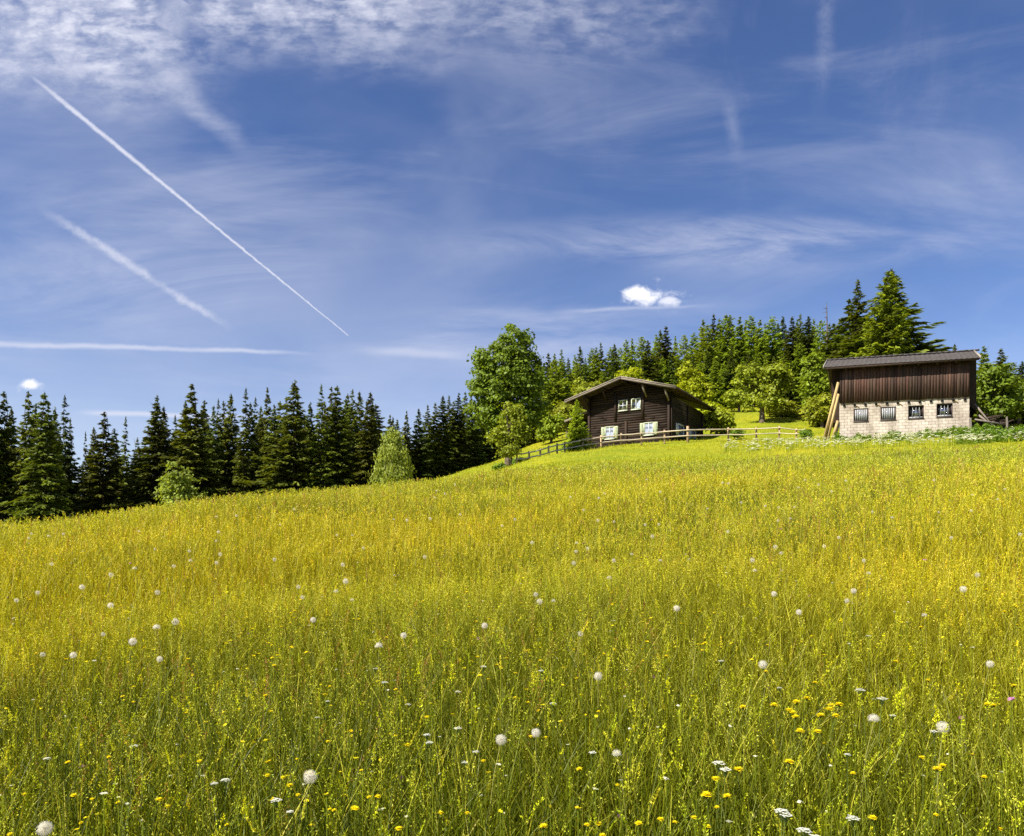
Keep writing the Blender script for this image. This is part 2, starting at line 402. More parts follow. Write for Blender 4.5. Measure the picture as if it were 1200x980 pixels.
def blades(n, r0, r1, p, knee, segs, hscale=1.0):
    x, y, r = scatter(n, r0, r1, p, knee)
    z = height(x, y); tz = tall_zone(x, y)
    h = (rng.uniform(.16, .46, n) * (.8 + .35 * patch(x, y, .7, 1.7))) * (np.clip(.22 + .5 * patch(x, y, 1.3, 8.8) * patch(x, y, .37, 5.2) + .12 * rng.random(n), 0, 1) * (1 - tz) + tz) * hscale
    w = np.maximum(rng.uniform(.0016, .0034, n), r * .00042)
    az = rng.uniform(0, 2 * np.pi, n); lean = rng.uniform(.05, .72, n) ** 1.4 * h; curl = rng.uniform(.0, .9, n)
    d = np.stack([np.cos(az), np.sin(az), np.zeros(n)], 1)
    k = segs + 1; t = np.linspace(0, 1, k)[None, :]
    hor = lean[:, None] * (t ** 1.8)
    ver = h[:, None] * (t - .35 * curl[:, None] * t ** 3)
    P = np.stack([x[:, None] + d[:, :1] * hor, y[:, None] + d[:, 1:2] * hor, z[:, None] - .02 + ver], -1)
    W = w[:, None] * np.clip(1.15 - t ** 1.6, .12, 1)
    sa = rng.uniform(0, 2 * np.pi, n)
    side = np.stack([np.cos(sa), np.sin(sa), rng.uniform(-.2, .2, n)], 1)
    g = rng.random(n)[:, None]; q = np.clip(.75 * patch(x, y, .35, .6) + .3 * patch(x, y, 1.1, 3.6) - .1 + .35 * rng.random(n), 0, 1)[:, None]
    green = np.array([.036, .070, .004]); mid = np.array([.155, .175, .007]); straw = np.array([.46, .43, .04])
    c = green * (1 - g) + mid * g
    fq = np.clip((r - 2) / 9, 0, 1)[:, None]
    c = c * (1 - .7 * q * (.2 + .8 * fq)) + np.array([.56, .50, .010]) * .7 * q * (.2 + .8 * fq)
    fa = np.clip((r - 7) / 16, 0, 1)[:, None]; c = c * (1 - fa * np.array([.26, .14, -1.2]))
    wb = (np.clip((r - 2.2) / 3.5, 0, 1) * np.clip((24 - r) / 15, 0, 1) * (.25 + .75 * patch(x, y, .45, 9.1)))[:, None]; c = c * (1 + wb * np.array([.15, .03, -.1]))
    nr = np.clip((5 - r) / 3.5, 0, 1)[:, None]; c = c * (1 - nr * np.array([.34, .24, .1]))  # nearest blades dimmed: vignette shading painted into their tint
    dry = (rng.random(n) < .09)[:, None]
    c = np.where(dry, straw, c) * rng.uniform(.55, 1.45, n)[:, None]
    short = (1 - tz)[:, None]
    c = c * (1 - .6 * short) + np.array([.46, .46, .010]) * .6 * short
    return P, W, side, c

g = Geo()
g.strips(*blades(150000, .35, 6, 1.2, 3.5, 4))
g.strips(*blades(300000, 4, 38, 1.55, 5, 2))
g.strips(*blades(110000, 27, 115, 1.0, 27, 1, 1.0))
link('meadow_grass', g.mesh('meadow_grass', M['grass']), kind='stuff', label='long green and yellow summer grass covering the whole hillside')

def seedheads(n, r0, r1, p, knee, ns, kind):
    """stalks with an open panicle or a dense spike of ns spikelets"""
    x, y, r = scatter(n, r0, r1, p, knee)
    keep = rng.random(n) < tall_zone(x, y) * np.clip((.42 if kind != 2 else 0) + .58 * patch(x, y, .55, 4.1 + kind) ** (1 if kind != 2 else 2) + (r > 5) * .15, 0, 1) * np.clip(.26 + r / 9, 0, 1)
    x, y, r = x[keep], y[keep], r[keep]; n = len(x); z = height(x, y)
    h = rng.uniform(.30, .55, n) * (.85 + .2 * patch(x, y, .7, 1.7))
    az = rng.uniform(0, 2 * np.pi, n); lean = rng.uniform(.02, .36, n) * h
    d = np.stack([np.cos(az), np.sin(az), np.zeros(n)], 1)
    t = np.linspace(0, 1, 4)[None, :]
    def spine(t):
        return np.stack([x[:, None] + d[:, :1] * lean[:, None] * t ** 2, y[:, None] + d[:, 1:2] * lean[:, None] * t ** 2, z[:, None] + h[:, None] * (t - .06 * t ** 4)], -1)
    P = spine(t)
    w = np.maximum(.0008, r * .00022)
    sa = rng.uniform(0, 2 * np.pi, n); side = np.stack([np.cos(sa), np.sin(sa), np.zeros(n)], 1)
    pal = {0: [(.58, .53, .026), (.68, .60, .05), (.48, .48, .015)], 1: [(.64, .59, .014), (.54, .54, .012), (.70, .58, .03)], 2: [(.46, .17, .05), (.54, .25, .05), (.42, .20, .06)],
           3: [(.74, .66, .008), (.68, .64, .010), (.58, .57, .010)]}[kind]
    c = np.array(pal)[rng.integers(0, len(pal), n)] * rng.uniform(.7, 1.25, n)[:, None]
    fa = np.clip((r - 7) / 16, 0, 1)[:, None]; c = c * (1 - fa * np.array([.24, .14, -.9]))                       # the upper meadow is paler and greener
    wb = (np.clip((r - 2.2) / 3.5, 0, 1) * np.clip((24 - r) / 15, 0, 1) * (.25 + .75 * patch(x, y, .45, 9.1)))[:, None]; c = c * (1 + wb * np.array([.15, .03, -.1]))
    undimmed = np.clip(rng.random(n) * .5 + r / 9 - .15, 0, 1)[:, None]; c = c * undimmed + c * np.array([.66, .84, .8]) * (1 - undimmed)   # greener close by; the near darkening is a vignette put into the colour
    stem = c * .55 + np.array([.10, .14, .012]) * .45
    G.strips(P, np.repeat(w[:, None], 4, 1) * np.array([1.1, 1, .9, .6]), side, stem)
    ln = {0: .16, 1: .07, 2: .15, 3: .09}[kind]; spread = {0: .030, 1: .005, 2: .012, 3: .012}[kind]
    size = {0: .0021, 1: .0026, 2: .0023, 3: .0034}[kind]
    tt = 1 - rng.random((n, ns)) * ln / h[:, None]
    C = spine(tt).reshape(-1, 3)
    q = ((1 - tt) * h[:, None] / ln).reshape(-1)
    N = len(C); da = rng.uniform(0, 2 * np.pi, N); rad = spread * (.25 + 1.1 * q) * rng.uniform(.4, 1.2, N) * (1 + .5 * (r.repeat(ns) > 6))
    C = C + np.stack([np.cos(da) * rad, np.sin(da) * rad, rng.uniform(-.5, .3, N) * rad], 1)
    sz = np.maximum(size, r.repeat(ns) * .00046) * rng.uniform(.7, 1.4, N)
    a = unit(np.stack([np.cos(da) * .7, np.sin(da) * .7, rng.uniform(.1, 1.4, N)], 1)) * (sz * (1.7 if kind != 3 else 1.1))[:, None]
    b = unit(np.cross(a, rng.normal(size=(N, 3)))) * (sz * .62)[:, None]
    G.diamonds(C, a, b, np.repeat(c, ns, 0) * rng.uniform(.75, 1.3, N)[:, None])

G = Geo()
for kind, near, farn in ((0, 12500, 44000), (1, 2600, 26000), (2, 1500, 9500), (3, 450, 11000)):
    seedheads(near, .5, 6, 1.0, 3.5, 40, kind)
    seedheads(farn, 5, 41, 1.4, 5, 12, kind)
link('grass_seed_stalks', G.mesh('grass_seed_stalks', M['grass']), kind='stuff', label='ripening yellow and reddish seed heads standing above the meadow grass')

# small wild flowers nobody could count, and the white flowering strip below the barn
def specks(n, xs, ys, hs, sizes, cols, flat=.5, petals=3):
    h = rng.uniform(*hs, n); z = height(xs, ys) + h
    C = np.repeat(np.stack([xs, ys, z], 1), petals, 0); N = len(C)
    s = np.repeat(rng.uniform(*sizes, n), petals)
    da = rng.uniform(0, 2 * np.pi, N)
    C = C + np.stack([np.cos(da) * s * .6, np.sin(da) * s * .6, rng.uniform(-.1, .1, N) * s], 1)
    a = unit(np.stack([np.cos(da), np.sin(da), rng.uniform(-flat, flat, N)], 1)) * s[:, None]
    b = unit(np.cross(a, np.stack([rng.normal(size=N) * flat, rng.normal(size=N) * flat, np.ones(N)], 1))) * (s * .7)[:, None]
    c = np.repeat(np.array(cols)[rng.integers(0, len(cols), n)], petals, 0)
    G.diamonds(C, a, b, c * rng.uniform(.85, 1.1, N)[:, None])
    st = np.stack([np.stack([xs, ys, z - h], 1), np.stack([xs, ys, z], 1)], 1)
    sd = np.tile([[1., 0, 0]], (n, 1))
    G.strips(st, np.full((n, 2), .0012) + ys[:, None] * .0001, sd, np.tile([[.20, .25, .02]], (n, 1)))
G = Geo()
x, y, r = scatter(3800, 1.2, 30, 1.3, 4); k = rng.random(len(x)) < .2 + .8 * patch(x, y, .8, 2.2); x, y, r = x[k], y[k], r[k]
specks(len(x), x, y, (.28, .46), (.005, .009), [(.82, .68, .01), (.78, .70, .02), (.82, .62, .01)], .5, 4)
x, y, r = scatter(1500, 1.2, 32, 1.2, 4); k = rng.random(len(x)) < .1 + .9 * patch(x, y, .6, 7.7); x, y, r = x[k], y[k], r[k]
specks(len(x), x, y, (.28, .46), (.004, .008), [(.72, .70, .55), (.66, .66, .48), (.62, .62, .35)], .5, 4)
x, y, r = scatter(34, 1.2, 9, 1.2, 3)
specks(len(x), x, y, (.22, .38), (.007, .010), [(.40, .15, .30), (.45, .20, .34)], 1.2, 7)
link('wild_flowers', G.mesh('wild_flowers', M['bloom']), kind='stuff', label='tiny yellow, cream and pink blossoms sprinkled through the meadow')

G = Geo()
def strip_points(n):
    px = rng.uniform(850, 1240, n); d = rng.uniform(37, 47.6, n)
    x = (px - 600) / F * d
    k = rng.random(n) < np.clip(patch(x, d, .8, 3.3) * 1.5 - .25 + (px > 960) * .25, 0, 1)
    return x[k], d[k]
x, y = strip_points(700)
for _ in range(3):
    q = rng.normal(size=(len(x), 2)) * .13
    specks(len(x), x + q[:, 0], y + q[:, 1], (.35, .55), (.035, .075), [(.80, .80, .62), (.74, .76, .48), (.82, .82, .70)], .35, 5)
link('white_umbel_strip', G.mesh('white_umbel_strip', M['bloom']), kind='stuff', label='band of white umbel flowers growing in the grass below the barn')

G = Geo()
def weeds(n, xs, ys, hh, leaf):
    z = height(xs, ys); P = 22
    t = rng.random((n, P)); a = rng.uniform(0, 2 * np.pi, (n, P)); rad = rng.uniform(.03, .16, (n, P)) * (1.2 - t * .6)
    H = rng.uniform(.5, 1.0, n)[:, None] * np.asarray(hh).reshape(-1, 1)
    C = np.stack([xs[:, None] + np.cos(a) * rad, ys[:, None] + np.sin(a) * rad, z[:, None] + t * H], -1).reshape(-1, 3)
    a = a.ravel(); N = len(C); s = leaf * rng.uniform(.6, 1.3, N)
    A = unit(np.stack([np.cos(a), np.sin(a), rng.uniform(-.5, .9, N)], 1)) * s[:, None]
    B = unit(np.cross(A, rng.normal(size=(N, 3)) + np.array([0, 0, 1.5]))) * (s * .4)[:, None]
    G.diamonds(C, A, B, rng.uniform(.6, 1.4, N)[:, None] * np.array([[1.0, 1.0, 1.0]]))
n = 520
t = rng.uniform(-.06, 1.45, n); off = rng.gamma(2, .55, n) + .12
bx = 22.6 + t * 7.67 - off * .28; by = 50.2 - t * 2.2 - off * .96
k = rng.random(n) < np.clip(.35 + .65 * patch(bx, by, .9, 5.5), 0, 1)
weeds(k.sum(), bx[k], by[k], (.16 + .5 * patch(bx, by, 1.3, 2.5))[k], .09)
n = 420
px = rng.uniform(1120, 1230, n); d = rng.uniform(41, 49, n); weeds(n, (px - 600) / F * d, d, .45 + .5 * patch((px - 600) / F * d, d, 1.1, 1.5), .11)
link('nettle_undergrowth', G.mesh('nettle_undergrowth', M['weed']), kind='stuff', label='tall green nettles and weeds at the foot of the barn')

# ------------------------------------------------------------------ trees
def spruce_meshes(seed, H, Rad, dens=1.0, droop=.25, leafw=.30, power=.85, base=.04, gappy=.12):
    r = np.random.default_rng(seed)
    tr = Geo()
    pts = [(r.normal() * .02 * H * k * .1, r.normal() * .02 * H * k * .1, H * k / 8) for k in range(9)]
    pts[0] = (0, 0, -.6)
    tr.tube(pts, [Rad * .06 * (1 - k / 8.1) ** 1.3 + .008 for k in range(9)], 7)
    C, A, B, T = [], [], [], []
    z = H * base
    lop = r.uniform(0, 6.28); lopa = r.uniform(.0, .18)
    while z < H * .99:
        f = z / H
        nb = max(3, int(round((4.5 + 3.0 * (1 - f)) * dens)))
        a0 = r.uniform(0, 6.28)
        ring = r.uniform(.8, 1.15)
        for b in range(nb):
            if r.random() < gappy: continue
            az = a0 + 6.283 * b / nb + r.normal() * .25
            L = (Rad * (1 - f) ** power + .05) * r.uniform(.5, 1.22) * ring * (1 + lopa * math.cos(az - lop))
            el = -.30 + .85 * f + r.normal() * .1
            zb = z + r.normal() * H * .012
            n = max(6, int((7 + 20 * L) * dens))
            t = r.uniform(.12, 1, n) ** .75
            rr = L * t
            zz = zb + rr * math.tan(el) - droop * rr * rr / max(L, .3) + .14 * L * t ** 4
            o = np.array([math.cos(az), math.sin(az), 0]); s = np.array([-math.sin(az), math.cos(az), 0])
            sw = r.uniform(-1, 1, n) * (.30 * L * (1.05 - t) + .05)
            c = o * rr[:, None] + s * sw[:, None]; c[:, 2] = zz - np.abs(sw) * .25 + r.normal(size=n) * .03
            ln = (.10 + .25 * (1 - f) ** .7) * r.uniform(.6, 1.3, n) * (H / 13)
            sd = np.where(sw > 0, 1, -1) * r.uniform(.2, 1.0, n)
            a = unit(o[None] + s[None] * sd[:, None] + np.stack([np.zeros(n), np.zeros(n), r.uniform(-.9, .1, n)], 1)) * ln[:, None]
            bb = unit(np.cross(a, r.normal(size=(n, 3)) * .55 + np.array([0, 0, 1.]))) * (ln * leafw)[:, None]
            C.append(c); A.append(a); B.append(bb)
            tone = r.uniform(.7, 1.2)
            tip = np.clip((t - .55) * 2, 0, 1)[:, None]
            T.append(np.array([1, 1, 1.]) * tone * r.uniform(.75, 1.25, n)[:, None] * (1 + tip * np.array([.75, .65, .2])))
        z += H * r.uniform(.017, .027)
    n = 14
    C.append(np.stack([np.zeros(n), np.zeros(n), H * (.96 + .045 * r.random(n))], 1) + r.normal(size=(n, 3)) * .03)
    a = unit(np.stack([r.normal(size=n) * .4, r.normal(size=n) * .4, np.ones(n)], 1)) * .16
    A.append(a); B.append(unit(np.cross(a, r.normal(size=(n, 3)))) * .03); T.append(np.ones((n, 3)))
    cr = Geo(); cr.diamonds(np.concatenate(C), np.concatenate(A), np.concatenate(B), np.concatenate(T))
    return tr, cr

def leaf_tree(seed, blobs, leaf=.12, per=46, clump=.42, trunk=(0.2, 2.0), droop=0, density=1.0, flat=.45, inner=.55):
    """blobs: (cx, cy, cz, rx, ry, rz, number of clumps)"""
    r = np.random.default_rng(seed)
    tr, cr = Geo(), Geo()
    tw, th = trunk
    top = max(b[2] + b[5] * .4 for b in blobs)
    bend = r.normal(size=2) * .05 * top
    sp = lambda q: Vector((bend[0] * q * q, bend[1] * q * q, -.6 * (1 - min(1, q * 8)) + top * q))
    tr.tube([sp(q) for q in np.linspace(0, 1, 9)], [tw * (1.35 if k == 0 else 1 - k / 8.6) + .012 for k in range(9)], 9)
    for bl in blobs:
        c0 = np.array(bl[:3]); rad = np.array(bl[3:6])
        for k in range(int(bl[6] * density)):
            v = unit(r.normal(size=3)); q = r.uniform(inner, 1.03) ** .7 if r.random() < .85 else r.uniform(.25, .7)
            c = c0 + v * rad * q
            if c[2] < .25: c[2] = .25 + r.random() * .3
            if k % 5 == 0 and th < 90:
                hb = max(th * .5, min(c[2] * .75, top * .9)); p0 = sp(hb / top); pm = p0.lerp(Vector(c), .55) + Vector((0, 0, .15 * rad[2] * .3))
                tr.tube([p0, pm, c], [tw * .33 * (1 - hb / top * .6), tw * .16, .012], 5)
            n = int(per * r.uniform(.6, 1.35)); sz = clump * r.uniform(.7, 1.3)
            off = r.normal(size=(n, 3)) * sz * np.array([.6, .6, flat * .6])
            if droop: off[:, 2] -= np.abs(r.normal(size=n)) * droop
            off[:, 2] -= (off[:, 0] ** 2 + off[:, 1] ** 2) * .45 / sz * .6
            P = c + off
            out = unit(off + v * sz * .5)
            nrm = unit(out * .7 + np.array([0, 0, .75]) + r.normal(size=(n, 3)) * .5)
            a = unit(np.cross(nrm, r.normal(size=(n, 3))))
            if droop: a = unit(a * .6 + np.array([0, 0, -1.]))
            b = np.cross(nrm, a); l = leaf * r.uniform(.6, 1.3, n)[:, None]
            cr.diamonds(P, a * l, unit(b) * l * .72, r.uniform(.72, 1.22, n)[:, None] * np.array([1, 1, 1.]) * r.uniform(.85, 1.15))
    return tr, cr

def make_tree(name, geos, leafmat, barkmat, label, cat, loc, group=None, rz=0, scale=1):
    t = thing(name, label, cat, loc, rz, group, scale=scale)
    part('trunk', geos[0], M[barkmat], t, True); part('crown', geos[1], M[leafmat], t)
    return t

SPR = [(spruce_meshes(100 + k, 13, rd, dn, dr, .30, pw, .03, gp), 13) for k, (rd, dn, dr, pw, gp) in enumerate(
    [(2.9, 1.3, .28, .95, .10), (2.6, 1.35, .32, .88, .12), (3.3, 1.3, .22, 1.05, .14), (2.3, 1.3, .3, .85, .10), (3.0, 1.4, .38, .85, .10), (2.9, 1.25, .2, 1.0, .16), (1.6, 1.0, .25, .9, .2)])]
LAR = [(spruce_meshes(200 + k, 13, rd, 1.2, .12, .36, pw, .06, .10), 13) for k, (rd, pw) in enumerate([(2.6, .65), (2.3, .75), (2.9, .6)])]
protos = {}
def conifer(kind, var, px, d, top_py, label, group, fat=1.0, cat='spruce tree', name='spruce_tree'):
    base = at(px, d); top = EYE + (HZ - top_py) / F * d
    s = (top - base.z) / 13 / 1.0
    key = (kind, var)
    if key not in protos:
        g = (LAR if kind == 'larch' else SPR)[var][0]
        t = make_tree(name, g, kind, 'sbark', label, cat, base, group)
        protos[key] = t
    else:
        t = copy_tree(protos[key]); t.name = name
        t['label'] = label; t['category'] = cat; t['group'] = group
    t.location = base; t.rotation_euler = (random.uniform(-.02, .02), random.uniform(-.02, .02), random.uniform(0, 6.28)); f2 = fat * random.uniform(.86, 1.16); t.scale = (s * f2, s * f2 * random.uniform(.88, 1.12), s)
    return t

# the lower row of spruces: (column, row of the tip, distance, slenderness), counted from the birch outwards
low = [(-34, 470, 50), (-12, 458, 49), (2, 461, 50), (34, 461, 50), (51, 459, 46), (75, 464, 49), (86, 491, 57), (101, 507, 54), (122, 484, 48), (144, 488, 52), (182, 472, 50), (187, 465, 55),
       (228, 452, 49), (257, 467, 57), (274, 462, 53), (285, 455, 49), (297, 465, 56), (313, 456, 54), (326, 470, 57), (343, 447, 49), (375, 451, 49), (386, 455, 54), (397, 452, 50), (407, 461, 55),
       (415, 457, 52), (422, 460, 57), (431, 459, 50), (66, 478, 56), (160, 514, 55), (207, 487, 56), (243, 480, 56),
       (-24, 475, 53), (18, 478, 54), (43, 475, 54), (58, 472, 53), (112, 501, 53), (132, 503, 54), (195, 477, 52), (218, 469, 53), (236, 470, 53), (250, 477, 52), (264, 471, 54), (292, 471, 54), (304, 475, 55),
       (320, 475, 53), (335, 466, 53), (352, 464, 53), (362, 473, 55), (380, 470, 56), (391, 466, 56), (403, 468, 53), (427, 470, 54), (437, 474, 57)]
extra = set(low[-22:])
fats = {228: 1.15, 51: 1.0, 34: .85, 2: .9, 122: 1.1, 182: 1.1, 285: 1.1, 343: 1.15, 375: 1.0, 431: .95, 101: .8, 86: .8, 144: .8, 257: .8, 326: .8, 313: .85}
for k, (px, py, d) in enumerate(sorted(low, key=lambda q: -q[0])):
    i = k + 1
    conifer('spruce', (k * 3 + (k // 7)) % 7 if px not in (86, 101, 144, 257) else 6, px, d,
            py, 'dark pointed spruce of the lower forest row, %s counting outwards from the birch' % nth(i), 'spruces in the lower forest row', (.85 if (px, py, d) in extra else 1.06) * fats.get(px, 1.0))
rear = [(-20, 505, 62), (12, 500, 60), (60, 498, 61), (108, 528, 60), (135, 520, 61), (160, 535, 60), (172, 512, 62), (205, 506, 60), (215, 490, 63), (240, 492, 62), (266, 490, 63), (305, 490, 62), (333, 498, 61),
        (358, 486, 62), (366, 500, 60), (443, 474, 60), (440, 495, 58), (20, 540, 57), (95, 545, 58), (150, 550, 56), (196, 550, 56), (245, 548, 55), (300, 545, 56), (356, 542, 55), (412, 530, 55)]
for k, (px, py, d) in enumerate(sorted(rear, key=lambda q: -q[0])):
    conifer('spruce', (k * 2 + 1) % 6, px, d, py, 'dark spruce in the shaded rear rank behind the lower forest row', 'spruces in the rear rank of the lower forest', 1.75)
# the row climbing from the birch to the maple
mid = [(456, 487, 64), (460, 489, 68), (466, 492, 66), (477, 482, 67), (489, 479, 68), (500, 475, 70), (509, 472, 71), (519, 464, 72), (527, 464, 75), (533, 470, 76), (539, 461, 76), (545, 460, 80), (552, 466, 79),
       (561, 468, 82), (571, 470, 84), (582, 462, 85), (595, 468, 86), (608, 460, 87), (620, 450, 88), (629, 440, 88)]
for k, (px, py, d) in enumerate(mid):
    conifer('spruce', (k * 2 + k // 5) % 6, px, d, py, 'dark spruce in the forest edge climbing towards the maple, %s from the birch' % nth(k + 1), 'spruces in the climbing forest edge', 1.15)
for k, px in enumerate(range(450, 640, 13)):
    conifer('spruce', (k + 2) % 6, px, 75 + (px - 450) * .12, 512 - (px - 450) * .2, 'dark spruce standing inside the wood behind the climbing forest edge', 'spruces inside the climbing wood', 1.0)

# the hill forest behind the houses: tips on the skyline
sky = [(643, 419), (650, 420), (660, 415), (667, 425), (674, 422), (682, 411), (692, 414), (697, 413), (705, 407), (714, 413), (720, 408), (728, 413), (736, 404), (742, 402), (753, 400), (760, 404), (769, 398), (776, 392),
       (782, 387), (792, 399), (801, 398), (812, 396), (823, 381), (830, 386), (837, 373), (843, 380), (851, 374), (857, 377), (866, 377), (873, 384), (880, 376), (890, 380), (897, 384), (903, 377), (910, 384), (917, 376), (927, 376),
       (932, 381), (937, 374), (946, 376), (953, 380), (961, 381), (970, 384), (984, 380)]
for k, (px, py) in enumerate(sky):
    py -= 5; d = 112 + 10 * math.sin(k * 2.4) + (6 if px > 780 else 0)
    lar = px in (736, 753, 769, 823, 801, 830, 866, 880, 674, 953, 714, 728, 650, 692, 742, 792, 812, 851, 890, 903, 932, 961, 697)
    lab = ('pale green larch' if lar else 'dark spruce') + ' on the skyline of the hill forest, %s from the maple' % nth(k + 1)
    conifer('larch' if lar else ('spruce', 'hill', 'hill')[k % 3], k % 3 if lar else (k * 5 + 1) % 6, px, d, py, lab, 'conifers along the skyline of the hill forest', 1.1, 'larch tree' if lar else 'spruce tree', 'larch_tree' if lar else 'spruce_tree')
front = []
px = 638
while px < 985:
    front.append((px, 428 - (px - 640) * .07 + random.uniform(-8, 14), random.uniform(100, 108) - max(0, 700 - px) * .12)); px += random.uniform(8, 12)
for k, (px, py, d) in enumerate(front):
    lar = (k % 5) in (1, 2, 4)
    lab = ('light green larch' if lar else 'dark spruce') + ' at the front edge of the hill forest, %s from the maple' % nth(k + 1)
    conifer('larch' if lar else 'hill', (k + 1) % 3 if lar else (k * 3 + 2) % 6, px, d, py, lab, 'conifers at the front edge of the hill forest', 1.15, 'larch tree' if lar else 'spruce tree', 'larch_tree' if lar else 'spruce_tree')
# conifers behind and beside the barn
for px, py, d, kind, var, fat, lab in [
        (1047, 317, 66, 'spruce', 2, 1.5, 'tallest dark spruce rising behind the barn roof'),
        (1035, 322, 61, 'larch', 0, .95, 'bright green larch between the two tall spruces behind the barn'),
        (1009, 328, 68, 'spruce', 5, 1.15, 'dark spruce with a thin top behind the barn, nearer the chalet'),
        (992, 352, 72, 'spruce', 0, 1.5, 'bushy dark spruce beside the bare dead tree behind the barn'),
        (975, 380, 74, 'spruce', 4, 1.4, 'short broad spruce between hill forest and barn'),
        (1022, 372, 63, 'larch', 2, .85, 'broad light green larch low behind the barn ridge'),
        (1060, 362, 64, 'larch', 1, .8, 'light green larch behind the barn, below the tallest spruce'),
        (1118, 403, 78, 'spruce', 3, .8, 'lone spruce tip peeping over the barn ridge'),
        (1085, 411, 80, 'spruce', 6, .8, 'tiny spruce tip showing above the middle of the barn ridge'),
        (1155, 406, 60, 'larch', 1, 1.15, 'slender green larch just beyond the barn verge'),
        (1174, 408, 63, 'hill', 1, 1.3, 'dark spruce behind the bushy tree beyond the barn'),
        (1197, 424, 58, 'hill', 4, 1.2, 'spruce farthest beyond the barn behind the grey post'),
        (1186, 425, 68, 'larch', 2, 1.2, 'light green larch between the two spruces beyond the barn'),
        (1225, 420, 62, 'spruce', 0, 1.0, 'spruce outside the barn yard beyond the last post'),
        (1143, 440, 66, 'spruce', 3, 1.0, 'shaded spruce half hidden by the barn side wall')]:
    conifer(kind, var, px, d, py, lab, 'conifers round the barn', fat * 1.3, 'larch tree' if kind == 'larch' else 'spruce tree', 'larch_tree' if kind == 'larch' else 'spruce_tree')
b = at(968, 76); top = EYE + (HZ - 354) / F * 76 - b.z
G = Geo(); rr = np.random.default_rng(4)
G.tube([(0, 0, -.4), (.05, 0, top * .4), (.12, .02, top * .75), (.1, .05, top)], [.16, .12, .07, .02], 6)
for k in range(26):
    z = top * rr.uniform(.45, .97); a = rr.uniform(0, 6.28); l = .35 + 1.3 * (1 - z / top)
    G.tube([(.1, .02, z), (.1 + math.cos(a) * l, math.sin(a) * l, z + rr.uniform(-.1, .12))], [.035, .01], 4)
t = thing('dead_tree', 'bare grey dead tree trunk standing between hill forest and barn', 'dead tree', b); part('trunk', G, M['bark'], t, True)

# broadleaved trees
def crown(h, w, seed, n, blob=7):
    r = np.random.default_rng(seed); out = [(0, 0, h * .55, w * .36, w * .36, h * .36, n // 3)]
    for k in range(blob):
        a = r.uniform(0, 6.28); z = r.uniform(.28, .85); q = w * .30 * (1.1 - abs(z - .5))
        out.append((math.cos(a) * q, math.sin(a) * q, h * z, w * .22, w * .22, h * .15, n // blob))
    return out
b = at(596, 48.0)
hm = EYE + (HZ - 379) / F * 48 - b.z
make_tree('maple_tree', leaf_tree(7, [(-.2, 0, hm * .58, 2.2, 2.2, 2.6, 75), (.35, 0, hm * .84, 1.25, 1.3, 1.45, 44), (-1.35, .2, hm * .60, 1.15, 1.2, 1.4, 36), (-1.2, -.3, hm * .76, .95, 1.0, 1.0, 24), (1.25, 0, hm * .66, 1.05, 1.3, 1.6, 40),
                                    (1.4, .3, hm * .44, 1.0, 1.2, 1.2, 30), (-1.5, .1, hm * .41, 1.0, 1.1, 1.0, 26), (.2, -.5, hm * .36, 1.6, 1.4, 1.0, 40), (-.7, -.8, hm * .55, .9, .8, 1.1, 24), (.5, -1.0, hm * .62, .9, .8, 1.1, 24)],
                               .11, 62, .42, (.26, 2.0), inner=.6), 'maple', 'bark', 'tall full-crowned maple standing alone on the slope beside the chalet', 'maple tree', b)
b = at(598, 45.4); hm = EYE + (HZ - 464) / F * 45.4 - b.z
make_tree('young_maple', leaf_tree(8, [(0, 0, hm * .52, 1.0, 1.0, hm * .30, 34), (-.75, -.1, hm * .44, .62, .6, .62, 16), (.1, 0, hm * .82, .5, .5, .7, 14), (.62, 0, hm * .52, .55, .6, .6, 14), (-.1, -.2, hm * .27, .8, .7, .5, 14)],
                                   .085, 52, .30, (.09, 1.0)), 'green', 'bark', 'small bright green maple growing in front of the tall maple', 'maple tree', b)
b = at(460, 47.5); hm = EYE + (HZ - 498) / F * 47.5 - b.z
make_tree('birch_tree', leaf_tree(9, [(0, 0, hm * .55, 1.1, 1.05, hm * .30, 54), (0, 0, hm * .86, .55, .55, hm * .13, 18), (-.6, 0, hm * .42, .75, .7, hm * .16, 18), (.6, 0, hm * .45, .75, .7, hm * .18, 18), (0, -.4, hm * .28, .9, .8, hm * .13, 18)],
                                  .085, 56, .34, (.12, 2.0), droop=.4), 'birch', 'bbark', 'pale yellow-green birch at the end of the dark spruce row', 'birch tree', b)
b = at(214, 46); hm = EYE + (HZ - 541) / F * 46 - b.z
make_tree('pale_bush', leaf_tree(10, crown(hm, 3.4, 3, 110, 8), .11, 48, .36, (.10, 1.0)), 'pale', 'bark', 'pale green rounded bush lit up in front of the dark spruces', 'bush', b)
